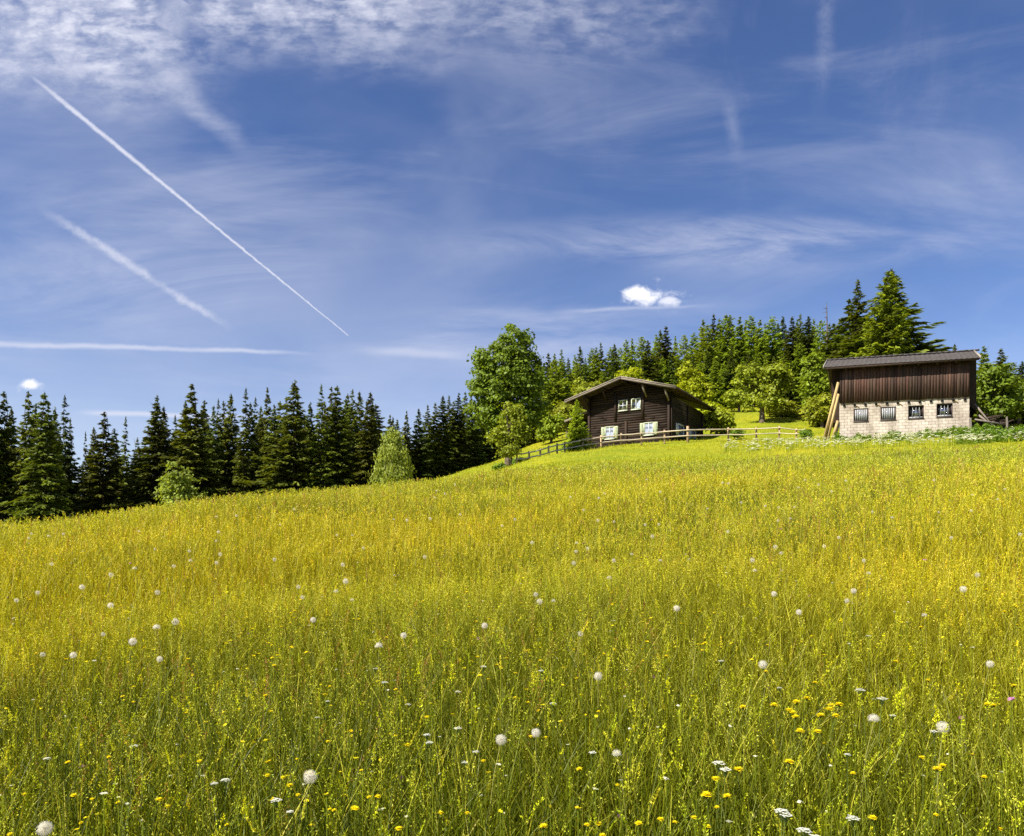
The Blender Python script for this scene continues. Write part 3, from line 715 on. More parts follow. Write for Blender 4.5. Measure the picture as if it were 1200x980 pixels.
for px, d, top, w, mat, seed, name, lab, cat in [
        (812, 92, 426, 4.6, 'lime', 31, 'lime_tree', 'round yellow-green tree glowing behind the chalet eaves', 'broadleaf tree'),
        (742, 84, 433, 5.6, 'lime', 32, 'lime_tree', 'yellow-green tree showing just above the chalet ridge', 'broadleaf tree'),
        (711, 82, 452, 3.6, 'green', 33, 'broadleaf_tree', 'light green tree above the sloping chalet roof, nearer the maple', 'broadleaf tree'),
        (893, 72, 426, 5.4, 'green', 34, 'broadleaf_tree', 'big loose round tree behind the fence between chalet and barn', 'broadleaf tree'),
        (915, 76, 470, 3.2, 'green', 35, 'broadleaf_tree', 'low spreading tree behind the fence next to the big round tree', 'broadleaf tree'),
        (958, 66, 412, 3.4, 'green', 36, 'broadleaf_tree', 'slim pointed bright green tree beside the leaning planks', 'broadleaf tree'),
        (964, 64, 456, 3.4, 'green', 37, 'broadleaf_tree', 'bushy green tree below the slim pointed tree by the barn', 'broadleaf tree'),
        (840, 66, 476, 3.0, 'green', 38, 'garden_bush', 'leafy green bush behind the chalet corner at the fence', 'bush'),
        (829, 75, 468, 2.4, 'lime', 39, 'garden_bush', 'yellow-green bush under the chalet eaves', 'bush'),
        (1165, 55, 420, 3.5, 'maple', 40, 'broadleaf_tree', 'dense bushy tree close to the barn side wall', 'broadleaf tree'),
        (1194, 57, 448, 3.4, 'maple', 41, 'broadleaf_tree', 'dense low tree behind the grey post beyond the barn', 'broadleaf tree'),
        (665, 84, 470, 4.0, 'green', 42, 'broadleaf_tree', 'light green tree between the tall maple and the lean-to', 'broadleaf tree'),
        (646, 80, 482, 3.0, 'green', 43, 'broadleaf_tree', 'small green tree at the forest edge behind the tall maple', 'broadleaf tree'),
        (690, 88, 440, 4.4, 'green', 44, 'broadleaf_tree', 'airy green tree behind the lean-to of the chalet', 'broadleaf tree'),
        (866, 88, 455, 3.6, 'green', 45, 'broadleaf_tree', 'shaded green tree at the forest edge behind the chalet yard', 'broadleaf tree')]:
    b = at(px, d); hm = EYE + (HZ - top) / F * d - b.z
    dense = 1.0 if mat == 'lime' else .85
    n = int(45 + 6 * hm * w * .5 * dense)
    make_tree(name, leaf_tree(seed, crown(hm, w, seed, n, 8), .12 + .0006 * d, 44, .30 + .022 * w * 2, (.05 * w, hm * .3)), mat, 'bark', lab, cat, b)
for px, d, w, hh, lab in [(610, 47.5, 1.5, .7, 'small green shrub at the foot of the tall maple'), (586, 46.5, 1.0, .6, 'little shrub on the slope below the tall maple'), (943, 55.8, .9, .7, 'little dark shrub at the fence end near the barn'),
                          (668, 62, 1.6, 1.0, 'low green shrub behind the fence beside the lean-to'), (783, 60, 1.0, .8, 'low shrub against the chalet corner'), (861, 57, 1.3, .9, 'low shrub behind the fence rails next to the chalet')]:
    b = at(px, d)
    make_tree('low_shrub', leaf_tree(int(px), crown(hh, w, int(px), 26, 5), .07, 40, .2, (.03, .2)), 'weed', 'bark', lab, 'shrub', b)
b = at(676, 52.6); hm = EYE + (HZ - 470) / F * 52.6 - b.z
make_tree('young_spruce', spruce_meshes(77, hm, 1.15, 1.5, .12, .5, .8, .08, .08), 'green', 'sbark', 'young light green spruce in front of the chalet at the fence', 'spruce tree', b)

# ------------------------------------------------------------------ chalet (local frame: x along the gable, y towards the back)
HA = R(-31)
ch = thing('chalet', 'dark brown log chalet with pale green shutters and low gabled roof', 'house', (12.4, 57, 9.7), HA)
W0, W1, DEP, EAVE, RISE, MIDX = -6.98, 0.0, 8.6, 3.55, 1.30, -3.6
def roofz(x):                                   # underside of the roof
    return EAVE + .30 + RISE - abs(x - MIDX) * (RISE / 4.6)
G = Geo()
z = -1.6; k = 0
while z < 5.1:
    hgt = .195; x0, x1 = W0, W1
    if z + hgt > roofz(W0) or z + hgt > roofz(W1):
        half = (EAVE + .30 + RISE - z - hgt) / (RISE / 4.6)
        x0, x1 = max(W0, MIDX - half), min(W1, MIDX + half)
    if x1 - x0 > .3:
        pr = random.uniform(-.006, .008)
        tn = random.uniform(.75, 1.25)
        xs = [x0] + sorted(random.uniform(x0 + .5, x1 - .5) for _ in range(2 if x1 - x0 > 3 else 0)) + [x1]
        for a, b2 in zip(xs, xs[1:]):
            q = tn * random.uniform(.82, 1.18)
            G.box((a, -.05 + pr, z + .008), (b2, .10, z + hgt - .008), (q, q * .98, q * .95))
    z += hgt
G.box((W0 + .02, -.02, -1.6), (W1 - .02, .2, 3.6), (.4, .4, .4))
part('gable_wall', G, M['log'], ch)
G = Geo(); z = -1.6
while z < EAVE + .05:
    q = random.uniform(.8, 1.2); pr = random.uniform(-.006, .008)
    G.box((-.10, .12, z + .008), (.05 + pr, DEP, z + .187), (q, q, q))
    G.box((W0 - .05 + pr, .12, z + .008), (W0 + .1, DEP, z + .187), (q, q, q))
    z += .195
G.box((W0 + .06, DEP - .2, -1.6), (W1 - .06, DEP, EAVE), (.6, .6, .6))
part('side_wall', G, M['logside'], ch)
for x, z0, z1 in ((-4.56, 1.99, 4.3), (-2.2, 1.99, 4.35), (-3.64, -.8, 1.93), (-6.92, -1.6, 3.75), (-.06, -1.6, 3.75)):
    G = Geo(); G.box((x - .09, -.14, z0), (x + .09, -.055, z1)); part('log_end_post', G, M['post'], ch)
for y in (.12, 4.2, DEP - .1):
    G = Geo(); G.box((.065, y - .10, -1.6), (.15, y + .10, EAVE - .05)); part('log_end_post', G, M['post'], ch)
# roof
FO, BO = -1.25, 10.6
ROOFL, ROOFR = -8.55, 0.86
def slab(G, xa, za, xb, zb, y0, y1, th, tint=(1, 1, 1), mi=0):
    d = Vector((xb - xa, 0, zb - za)).normalized(); n = Vector((-d.z, 0, d.x))
    if n.z < 0: n = -n
    p = [Vector((xa, 0, za)), Vector((xb, 0, zb))]
    v = [(q.x, yy, q.z) for yy in (y0, y1) for q in (p[0], p[1], p[1] + n * th, p[0] + n * th)]
    G.add(np.array(v), [(0, 1, 2, 3), (7, 6, 5, 4), (0, 4, 5, 1), (1, 5, 6, 2), (2, 6, 7, 3), (3, 7, 4, 0)], tint, mi)
ez = lambda x: roofz(x)
rf = link('roof', None, ch) if False else None
G = Geo()
for xe in (ROOFL, ROOFR):
    n = 11
    for k in range(n):
        xa = MIDX + (xe - MIDX) * k / n; xb = MIDX + (xe - MIDX) * (k + 1.12) / n
        y = FO
        while y < BO:
            wd = random.uniform(.5, .9); q = random.uniform(.75, 1.25)
            slab(G, xa, ez(xa) + .11, xb, ez(xb) + .135, y, min(y + wd - .01, BO), .03, (q, q, q)); y += wd
rf = part('roof', G, M['shingle'], ch)
G = Geo()
for xe in (ROOFL, ROOFR): slab(G, MIDX, ez(MIDX), xe, ez(xe), FO + .05, BO - .05, .10)
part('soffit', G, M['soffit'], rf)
for xe in (ROOFL - .03, ROOFR + .03):
    G = Geo(); slab(G, MIDX, ez(MIDX) - .06, xe, ez(xe) - .06, FO - .045, FO, .17); slab(G, MIDX, ez(MIDX) + .115, xe, ez(xe) + .115, FO - .075, FO - .002, .075, (1.25, 1.25, 1.25))
    part('barge_board', G, M['barge'], rf)
G = Geo(); G.box((ROOFR + .0, FO, ez(ROOFR) - .02), (ROOFR + .10, BO, ez(ROOFR) + .07)); part('gutter', G, M['soffit'], rf)
for x in (-8.0, -6.95, -5.3, -3.6, -1.9, -.05):
    G = Geo(); G.box((x - .09, FO + .12, ez(x) - .22), (x + .09, .2, ez(x) - .01)); part('purlin', G, M['post'], ch)
    if x > -7.5 and x not in (-3.6,):
        G = Geo(); G.beam((x, -.06, ez(x) - .95), (x, -.98, ez(x) - .22), .12, .13); part('roof_brace', G, M['barge'] if x in (-1.9, -.05) else M['post'], ch)
# windows on the gable
def gable_window(x0, x1, z0, z1, shutters, bars, curtain_full, y=-.05):
    fr = Geo(); w = .065
    for lo, hi in (((x0 - w, z0 - w), (x1 + w, z0)), ((x0 - w, z1), (x1 + w, z1 + w)), ((x0 - w, z0), (x0, z1)), ((x1, z0), (x1 + w, z1))):
        fr.box((lo[0], y - .06, lo[1]), (hi[0], y + .01, hi[1]))
    fr.box((x0 - w - .03, y - .10, z0 - w - .03), (x1 + w + .03, y - .062, z0 - w + .02))
    win = part('window', fr, M['wframe'], ch)
    g2 = Geo()
    xm = (x0 + x1) / 2
    g2.box((xm - .02, y - .045, z0), (xm + .02, y - .022, z1))
    if bars: g2.box((x0, y - .044, (z0 + z1) / 2 - .018), (x1, y - .023, (z0 + z1) / 2 + .018))
    part('glazing_bar', g2, M['white'], win)
    g2 = Geo(); g2.box((x0, y - .021, z0), (x1, y - .016, z1)); part('pane', g2, M['glass'], win)
    g2 = Geo(); n = 24; xs = np.linspace(x0 + .01, x1 - .01, n)
    top = z1 - .01; bot = z0 + .01 if curtain_full else z0 + (z1 - z0) * .05
    for a, b2 in zip(range(n - 1), range(1, n)):
        if not curtain_full and (a / n < .30): continue
        ya, yb = y - .004 + .004 * math.sin(a * 1.6), y - .004 + .004 * math.sin(b2 * 1.6)
        zt = top if curtain_full else bot + (top - bot) * min(1, (a / n - .25) * 1.6)
        g2.add([(xs[a], ya, bot), (xs[b2], yb, bot), (xs[b2], yb, zt), (xs[a], ya, zt)], [(0, 1, 2, 3)])
    if bars is not True or curtain_full: part('curtain', g2, M['curtain'], win)
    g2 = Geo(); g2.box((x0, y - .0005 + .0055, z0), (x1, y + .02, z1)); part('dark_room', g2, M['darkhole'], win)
    for sgn in shutters:
        sh = Geo(); sw = .31
        xa = x0 - w - .015 - sw if sgn < 0 else x1 + w + .015
        sh.box((xa, y - .055, z0 - .05), (xa + sw, y - .012, z1 + .04))
        for q0, q1 in ((.06, .46), (.54, .94)):
            hh = z1 - z0 + .09
            for s in np.linspace(q0, q1 - .07, 5): sh.box((xa + .06, y - .068, z0 - .05 + hh * s), (xa + sw - .06, y - .057, z0 - .05 + hh * (s + .045)), (.8, .85, .8))
        part('shutter', sh, M['shutter'], ch)
gable_window(-5.42, -4.72, .62, 1.55, (-1, 1), False, True)
gable_window(-2.05, -1.36, .68, 1.60, (-1, 1), False, True)
gable_window(-4.22, -3.58, 2.84, 3.60, (), True, False)
gable_window(-3.12, -2.44, 2.84, 3.62, (), False, False)
# windows on the side wall
for y0, y1 in ((1.9, 3.2), (5.3, 6.5)):
    fr = Geo(); w = .09; x = .05
    for lo, hi in (((y0 - w, .80 - w), (y1 + w, .80)), ((y0 - w, 1.62), (y1 + w, 1.62 + w)), ((y0 - w, .80), (y0, 1.62)), ((y1, .80), (y1 + w, 1.62))):
        fr.box((x - .01, lo[0], lo[1]), (x + .06, hi[0], hi[1]))
    win = part('window', fr, M['white'], ch)
    g2 = Geo(); g2.box((x + .012, y0, .80), (x + .018, y1, 1.62)); part('pane', g2, M['glass'], win)
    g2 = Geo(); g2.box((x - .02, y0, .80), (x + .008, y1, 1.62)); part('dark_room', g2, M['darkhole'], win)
    g2 = Geo(); g2.box((x + .02, (y0 + y1) / 2 - .02, .80), (x + .04, (y0 + y1) / 2 + .02, 1.62)); part('glazing_bar', g2, M['white'], win)
    sh = Geo(); sh.box((x + .012, y0 - w - .02 - .5, .75), (x + .05, y0 - w - .02, 1.66)); part('shutter', sh, M['white'], ch)
# lean-to on the far side
G = Geo(); G.box((-9.0, 2.6, -1.8), (W0 - .06, 8.2, 2.75)); part('lean_to_wall', G, M['logside'], ch)
G = Geo()
for k in range(6):
    y = 1.4
    while y < 8.8:
        wd = random.uniform(.5, .9); q = random.uniform(.75, 1.25)
        xa, xb = -7.05 - k * .47, -7.05 - (k + 1.1) * .47
        slab(G, xa, 3.50 - k * .135, xb, 3.50 - (k + 1.1) * .135 + .02, y, min(y + wd - .01, 8.8), .03, (q, q, q)); y += wd
part('lean_to_roof', G, M['shingle'], ch)
G = Geo(); slab(G, -7.05, 3.36, -9.9, 2.545, 1.45, 8.75, .10); part('lean_to_soffit', G, M['soffit'], ch)
G = Geo(); slab(G, -7.05, 3.38, -9.92, 2.56, 1.36, 1.395, .2); part('barge_board', G, M['barge'], ch)
G = Geo(); G.beam((-9.7, 1.6, 2.5), (-9.0, 2.7, 1.9), .1, .1); part('roof_brace', G, M['post'], ch)

# ------------------------------------------------------------------ barn (local frame: x along the front, y to the back)
BA = R(-16.2)
bn = thing('barn', 'barn of pale concrete blocks below and weathered brown boards above', 'barn', (30.27, 48, 9.05), BA)
BW = -7.92
holes = [(-7.02, -6.08, 1.01, 1.90), (-5.34, -4.38, 1.03, 1.92), (-3.64, -2.69, 1.05, 1.93), (-1.94, -.98, 1.08, 1.97)]
G = Geo()
xs = sorted({BW, 0.0} | {h[0] for h in holes} | {h[1] for h in holes}); th = .28
prev = BW
def wallrect(x0, x1, z0, z1): G.add([(x0, 0, z0), (x1, 0, z0), (x1, 0, z1), (x0, 0, z1)], [(0, 1, 2, 3)])
for x0, x1, z0, z1 in holes:
    wallrect(prev, x0, -1.5, 2.34); wallrect(x0, x1, -1.5, z0); wallrect(x0, x1, z1, 2.34); prev = x1
    for a, b2 in (((x0, z0), (x1, z0)), ((x1, z0), (x1, z1)), ((x1, z1), (x0, z1)), ((x0, z1), (x0, z0))):
        G.add([(a[0], 0, a[1]), (b2[0], 0, b2[1]), (b2[0], th, b2[1]), (a[0], th, a[1])], [(3, 2, 1, 0)])
wallrect(prev, 0, -1.5, 2.34)
for x in (BW, 0.0): G.add([(x, 0, -1.5), (x, 7, -1.5), (x, 7, 2.34), (x, 0, 2.34)], [(0, 1, 2, 3)])
G.add([(BW, 7, -1.5), (0, 7, -1.5), (0, 7, 2.34), (BW, 7, 2.34)], [(0, 1, 2, 3)])
G.add([(BW, 0, 2.34), (0, 0, 2.34), (0, 7, 2.34), (BW, 7, 2.34)], [(0, 1, 2, 3)])
part('block_wall', G, M['block'], bn)
G = Geo(); x = BW + .03
while x < .0:
    wd = random.uniform(.13, .23); q = random.uniform(.55, 1.45); dpt = random.uniform(-.012, .012)
    warm = random.uniform(.9, 1.15)
    G.box((x, -.09 + dpt, 2.30 + random.uniform(-.03, .03)), (min(x + wd - .012, .0), -.04 + dpt, 4.95), (q * warm, q, q * .97)); x += wd
G.box((BW + .06, -.038, 2.36), (-.03, .12, 4.95), (.3, .3, .3))
part('board_cladding', G, M['cladding'], bn)
for k in range(12):
    x = -7.62 + k * .668
    G = Geo(); G.box((x - .07, -.10, 2.09), (x + .07, .05, 2.235)); part('beam_end', G, M['darkhole'], bn)
    if k in (1, 3, 5, 10):
        G = Geo(); G.beam((x - .02, -.06, 2.22), (x + .28, -.03, 1.97), .035, .035); part('iron_strap', G, M['plank'], bn)
for k, (x0, x1, z0, z1) in enumerate(holes):
    closed = k < 2; fr = Geo(); w = .075; y = .05 if closed else .12
    for lo, hi in (((x0, z0), (x1, z0 + w)), ((x0, z1 - w), (x1, z1)), ((x0, z0 + w), (x0 + w, z1 - w)), ((x1 - w, z0 + w), (x1, z1 - w))):
        fr.box((lo[0] + .003, y, lo[1] + .003), (hi[0] - .003, y + .06, hi[1] - .003))
    fr.box((x0 - .02, -.05, z0 - .045), (x1 + .02, y - .003, z0 + .0))
    win = part('window', fr, M['brownframe'], bn)
    g2 = Geo(); n = 6 if closed else 3
    for q in range(n):
        xa = x0 + w + (x1 - x0 - 2 * w) * ((q + .5) / n if closed else (q + 1) / (n + 1)); hw = .045 if closed else .014
        tn = random.uniform(.75, 1.2) * (1.5 if closed and q in (2, 4) else 1)
        g2.box((xa - hw, y - .02, z0 + w), (xa + hw, y + .012, z1 - w), (tn, tn, tn))
    part('window_bar', g2, M['greybar'], win)
    g2 = Geo(); g2.box((x0 + w, y + .03, z0 + w), (x1 - w, y + .036, z1 - w)); part('pane', g2, M['barnglass'], win)
    if not closed:
        g2 = Geo(); g2.box((x0 + w, y - .012, z0 + w), (x1 - w, y + .02, z0 + w + .04)); part('sash', g2, M['white'], win)
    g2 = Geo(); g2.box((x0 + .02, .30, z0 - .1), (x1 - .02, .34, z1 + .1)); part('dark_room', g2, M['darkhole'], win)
# the wider loft behind, under the verge on both sides
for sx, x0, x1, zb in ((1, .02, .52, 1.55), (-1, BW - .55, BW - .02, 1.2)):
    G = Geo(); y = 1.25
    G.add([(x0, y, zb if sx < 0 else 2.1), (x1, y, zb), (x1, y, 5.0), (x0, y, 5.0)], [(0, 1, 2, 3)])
    xo = x1 if sx > 0 else x0
    yy = 1.26
    while yy < 6.2:
        q = random.uniform(.6, 1.2); G.box((xo - .02, yy, zb), (xo + .02, yy + .19, 4.95), (q, q, q)); yy += .2
    part('loft_side_wall', G, M['soffit'], bn)  # dark timber colour paints in the shade under the verge
# roof: ridge parallel to the front, ribbed tiles
G = Geo()
EZ, RZ, EY, RY = 4.72, 6.02, -.62, 3.1
def tilegrid(y0, z0, y1, z1, rows, lx0, lx1, rx0, rx1):
    nxx = 190
    for r in range(rows):
        ta, tb = r / rows, (r + 1.04) / rows
        u = np.linspace(0, 1, nxx)
        wav = .030 * np.abs(np.sin(u * 31 * math.pi)) + .012 * np.sin(u * 5 + r)
        row = []
        for t, lift in ((ta, .055), (tb, .015)):
            xa = lx0 + (lx1 - lx0) * t; xb = rx0 + (rx1 - rx0) * t
            row.append(np.stack([xa + (xb - xa) * u, np.full(nxx, y0 + (y1 - y0) * t), z0 + (z1 - z0) * t + wav + lift], 1))
        row.insert(0, row[0] - np.array([0, 0, .05]))
        v = np.concatenate(row); i = np.arange(nxx - 1)
        f = np.concatenate([np.stack([i + k * nxx, i + 1 + k * nxx, i + 1 + (k + 1) * nxx, i + (k + 1) * nxx], 1) for k in range(2)])
        tn = np.repeat(rng.uniform(.8, 1.2, 32), 6)[:nxx]; tn = np.concatenate([tn] * 3)
        G.add(v, f, tn[:, None] * np.ones((1, 3)))
tilegrid(EY, EZ, RY, RZ, 9, -8.87, -8.87, .55, .55)
tilegrid(7.6, 4.5, RY, RZ, 9, -8.87, -8.87, .55, .55)
roof = part('roof', G, M['tile'], bn)
G = Geo()
v = []
for (y, z, xl, xr) in ((EY + .03, EZ, -8.83, .51), (RY, RZ, -8.83, .51), (7.55, 4.5, -8.83, .51)):
    v += [(xl, y, z - .14), (xr, y, z - .14), (xl, y, z + .01), (xr, y, z + .01)]
G.add(v, [(0, 1, 5, 4), (4, 5, 9, 8), (2, 6, 7, 3), (6, 10, 11, 7), (0, 2, 3, 1), (0, 4, 6, 2), (4, 8, 10, 6), (1, 3, 7, 5), (5, 7, 11, 9)])
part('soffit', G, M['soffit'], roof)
for (xa, xb) in ((-8.9, -8.9), (.58, .58)):
    G = Geo(); G.beam((xa, EY - .03, EZ + .0), (xb, RY + .05, RZ + .03), .05, .24); G.beam((xb, RY, RZ + .03), (xa, 7.6, 4.52), .05, .24); part('verge_board', G, M['paleverge'], roof)
G = Geo()
x = -8.85
while x < .5:
    l = random.uniform(.35, .42); G.beam((x, RY, RZ + .10), (x + l, RY, RZ + .095 + random.uniform(-.015, .02)), .2, .09, (1, 1, 1)); x += l - .02
part('ridge_cap', G, M['tile'], roof)
for x in np.linspace(-8.6, .3, 9):
    G = Geo(); G.beam((x, EY + .1, EZ - .16), (x, .1, EZ + .12), .11, .14); part('rafter_end', G, M['soffit'], roof)

# the barn is not built quite square: its side walls run askew to the front
for o in [c for c in bn.children] + [g for c in bn.children for g in c.children]:
    me = o.data; a = np.empty(len(me.vertices) * 3, np.float32); me.vertices.foreach_get('co', a); a = a.reshape(-1, 3)
    a[:, 0] += .19 * a[:, 1]; me.vertices.foreach_set('co', a.ravel()); me.update()

# planks leaning on the barn corner, posts and timber beyond it
bm_ = Matrix.Translation((30.27, 48, 9.05)) @ Matrix.Rotation(BA, 4, 'Z')
def leaning(name, a, b, w, t, mat, label, cat, group=None):
    A, B = bm_ @ Vector(a), bm_ @ Vector(b)
    G = Geo(); G.beam((0, 0, 0), B - A, w, t, up=(.3, -1, .2)); o = thing(name, label, cat, A, group=group, data=G.mesh(name, M[mat])); return o
leaning('leaning_plank', (-8.98, -.45, -.25), (-8.00, -.14, 3.75), .20, .05, 'plank', 'longest pale plank leaning against the barn corner', 'plank', 'planks leaning on the barn')
leaning('leaning_plank', (-8.72, -.38, -.25), (-7.99, -.13, 2.95), .17, .05, 'plank', 'shorter tan plank leaning inside the longest one at the barn corner', 'plank', 'planks leaning on the barn')
leaning('leaning_plank', (-8.86, -.12, -.25), (-8.06, .08, 3.30), .16, .05, 'oldplank', 'grey plank leaning behind the two tan planks at the barn corner', 'plank', 'planks leaning on the barn')
leaning('leaning_plank', (-8.42, -.40, -.25), (-8.02, -.08, 1.10), .22, .05, 'plank', 'short wide board leaning at the foot of the barn corner', 'plank', 'planks leaning on the barn')
leaning('leaning_plank', (-8.25, -.30, -.25), (-8.0, -.06, .85), .14, .04, 'oldplank', 'shortest grey board leaning at the foot of the barn corner', 'plank', 'planks leaning on the barn')
leaning('timber_pole', (1.75, .6, .1), (.56, .9, 2.0), .09, .09, 'oldplank', 'grey pole leaning steeply against the loft side of the barn', 'pole', 'timber beside the barn')
leaning('timber_pole', (1.95, .5, .05), (.75, 1.0, 1.3), .10, .10, 'oldplank', 'grey pole lying aslant on the firewood heap beside the barn', 'pole', 'timber beside the barn')
leaning('timber_pole', (.22, -.35, .75), (2.05, .2, .42), .09, .10, 'oldplank', 'grey rail sloping from the short post beside the barn', 'rail', 'timber beside the barn')
G = Geo(); rr = np.random.default_rng(9)
for _ in range(110):
    x = rr.uniform(.6, 2.6); y = rr.uniform(1.2, 2.2); top = 1.1 * math.exp(-((x - 1.5) / 1.1) ** 2) + .25
    z = rr.uniform(-.3, top); a = rr.normal() * .5
    p = bm_ @ Vector((x, y, z)) - bm_ @ Vector((1.5, 1.6, 0)); q = p + Vector((math.cos(a) * .5, math.sin(a) * .5, rr.normal() * .15))
    tn = rr.uniform(.5, 1.6); G.beam(p, q, .10, .09, (tn, tn, tn))
thing('firewood_heap', 'dark heap of split firewood and branches beside the barn', 'firewood', bm_ @ Vector((1.5, 1.6, 0)), data=G.mesh('firewood_heap', M['clutter']))
for px, d, hh, lab in ((1137.5, 47.2, 1.15, 'short grey post standing at the barn corner'), (1180, 47.5, 1.2, 'lone grey post in the weeds beyond the barn')):
    b = at(px, d); G = Geo(); G.tube([(0, 0, -.4), (.01, 0, hh * .5), (.0, .01, hh)], [.075, .07, .065], 8); G.tube([(0, .01, hh), (0, .01, hh + .02)], [.065, .01], 8)
    thing('wooden_post', lab, 'post', b, data=G.mesh('wooden_post', M['oldplank'], True))

# ------------------------------------------------------------------ fence round the yard
fpts = [(606, 45.5, .8), (620, 46.5, .8), (633, 47.5, .85), (643, 48.5, .9), (653, 49.5, .9), (662, 50.5, .9), (682.5, 52, .95), (704.7, 53, 1.0), (727.6, 53.6, 1.0), (751.8, 53.8, 1.05), (778.8, 54, 1.05), (805.9, 54, 1.2)]
fpts2 = [(805.9, 54, 1.2), (853.6, 55.5, 1.05), (886.5, 56, 1.0), (913, 56, 1.05), (933, 56, .8), (943, 56.2, .8)]
fe = thing('wooden_fence', 'long low fence of wooden posts and two rails round the chalet yard', 'fence', at(700, 53))
org = at(700, 53)
def fence_run(pts, mat, first=True):
    P = [at(px, d) for px, d, _ in pts]
    for k, (p, (_, _, hh)) in enumerate(zip(P, pts)):
        if k == 0 and not first: continue
        w = .17 if hh > 1.1 else .12; q = random.uniform(.8, 1.2); a = p - org
        G = Geo(); G.beam(a + Vector((0, 0, -.4)), a + Vector((random.uniform(-.03, .03), 0, hh)), w, w * .8, (q, q * .95, q * .9)); part('post', G, M['fpost'], fe)
    for k in range(len(P) - 1):
        for f in (.46, .86):
            q = random.uniform(.85, 1.15); h0, h1_ = (min(pts[j][2], 1.05) * f for j in (k, k + 1))
            a = P[k] - org + Vector((0, -.09, h0)); b2 = P[k + 1] - org + Vector((0, -.09, h1_)); m = a.lerp(b2, .5) + Vector((0, 0, random.uniform(-.04, .01)))
            G = Geo(); e = (b2 - a).normalized() * .05; G.tube([a - e, m, b2 + e], [.043, .046, .041], 8, (q, q, q)); part('rail', G, M[mat], fe)
fence_run(fpts, 'rail'); fence_run(fpts2, 'rail', False)

# ------------------------------------------------------------------ flowers one can count
def fib(n):
    i = np.arange(n) + .5; ph = np.arccos(1 - 2 * i / n); th = np.pi * (1 + 5 ** .5) * i
    return np.stack([np.cos(th) * np.sin(ph), np.sin(th) * np.sin(ph), np.cos(ph)], 1)
def stalk_geo(h, bend, r=.0021, col=(.30, .30, .07)):
    G = Geo(); G.tube([(0, 0, -.05), (bend * .1, 0, h * .4), (bend * .5, bend * .2, h * .75), (bend, bend * .3, h)], [r * 1.2, r * 1.1, r, r * .9], 5, col); return G
def clock_geo(h, bend, n, cap=1.0, rad=.0225, seed=1):
    r = np.random.default_rng(seed); G = Geo(); c = np.array([bend, bend * .3, h + rad * .6])
    D = fib(n); D = D[D[:, 2] > 1 - 2 * cap]; n = len(D)
    D = unit(D + r.normal(size=(n, 3)) * .05); L = rad * r.uniform(.72, 1.05, n)
    G.strips(np.stack([c + D * .004, c + D * L[:, None]], 1), np.tile([[.0002, .0002]], (n, 1)), unit(np.cross(D, r.normal(size=(n, 3)))), np.tile([[.75, .68, .52]], (n, 1)))
    for k in range(4):                              # the little parachutes
        s = unit(np.cross(D, r.normal(size=(n, 3)))) * (rad * .24) * r.uniform(.5, 1.3, n)[:, None]; e = unit(np.cross(D, s)) * (rad * .008)
        G.diamonds(c + D * (L * (1 - .05 * k))[:, None], s + D * rad * r.uniform(-.02, .12), e, np.tile([[.95, .92, .82]], (n, 1)) * r.uniform(.9, 1.05, n)[:, None])
    q = fib(26); G.diamonds(c + q * .0035, unit(np.cross(q, r.normal(size=(26, 3)))) * .003, q * .0022, (.16, .12, .05))
    return G
def yellow_geo(h, bend, seed=1, rad=.018):
    r = np.random.default_rng(seed); G = stalk_geo(h, bend, .0017, (.16, .20, .03)); c = np.array([bend, bend * .3, h])
    for n, l, el, z in ((16, rad, .12, .002), (14, rad * .8, .4, .004), (10, rad * .5, .8, .005)):
        a = np.linspace(0, 6.283, n, endpoint=False) + r.uniform(0, 1); o = np.stack([np.cos(a), np.sin(a), np.full(n, el) + r.normal(size=n) * .15], 1); o = unit(o)
        s = np.stack([-np.sin(a), np.cos(a), np.zeros(n)], 1)
        G.diamonds(c + np.array([0, 0, z]) + o * l * .55, o * l * .5, s * l * .2, np.tile([[.88, .72, .010]], (n, 1)) * r.uniform(.85, 1.15, n)[:, None])
    G.tube([c - (0, 0, .008), c - (0, 0, .002), c + (0, 0, .003)], [.002, .006, .006], 7, (.10, .15, .03))
    return G
def umbel_geo(h, bend, seed=1, rad=.019):
    r = np.random.default_rng(seed); G = stalk_geo(h, bend, .0018, (.15, .20, .04)); c = np.array([bend, bend * .3, h])
    for k in range(22):
        q = math.sqrt((k + .5) / 22) * rad; a = k * 2.4; p = c + np.array([math.cos(a) * q, math.sin(a) * q, 0.012 - q * q * 14 + r.normal() * .0015])
        G.tube([c - (0, 0, .02), p], [.0007, .0005], 3, (.18, .24, .06))
        n = 7; b = np.linspace(0, 6.283, n, endpoint=False); o = np.stack([np.cos(b), np.sin(b), np.full(n, .1)], 1); s = np.stack([-np.sin(b), np.cos(b), np.zeros(n)], 1)
        G.diamonds(p + o * .0022, o * .0026, s * .0018, np.tile([[.76, .76, .66]], (n, 1)) * r.uniform(.9, 1.1, n)[:, None])
    return G

ZONES = [(170, 'the outermost spruces'), (260, 'the pale bush'), (430, 'the spruces beside the birch'), (540, 'the birch'), (650, 'the tall maple'), (720, 'the young spruce'), (850, 'the chalet'),
         (960, 'the big round tree'), (1140, 'the barn'), (1500, 'the lone grey post')]
def zone_labels(pts, what):
    cnt = {}; out = {}
    for i in sorted(range(len(pts)), key=lambda k: -pts[k][1]):
        zn = next(t for lim, t in ZONES if pts[i][0] < lim); cnt[zn] = cnt.get(zn, 0) + 1
        out[i] = '%s, %s up the meadow in line with %s' % (what, nth(cnt[zn]), zn)
    return out

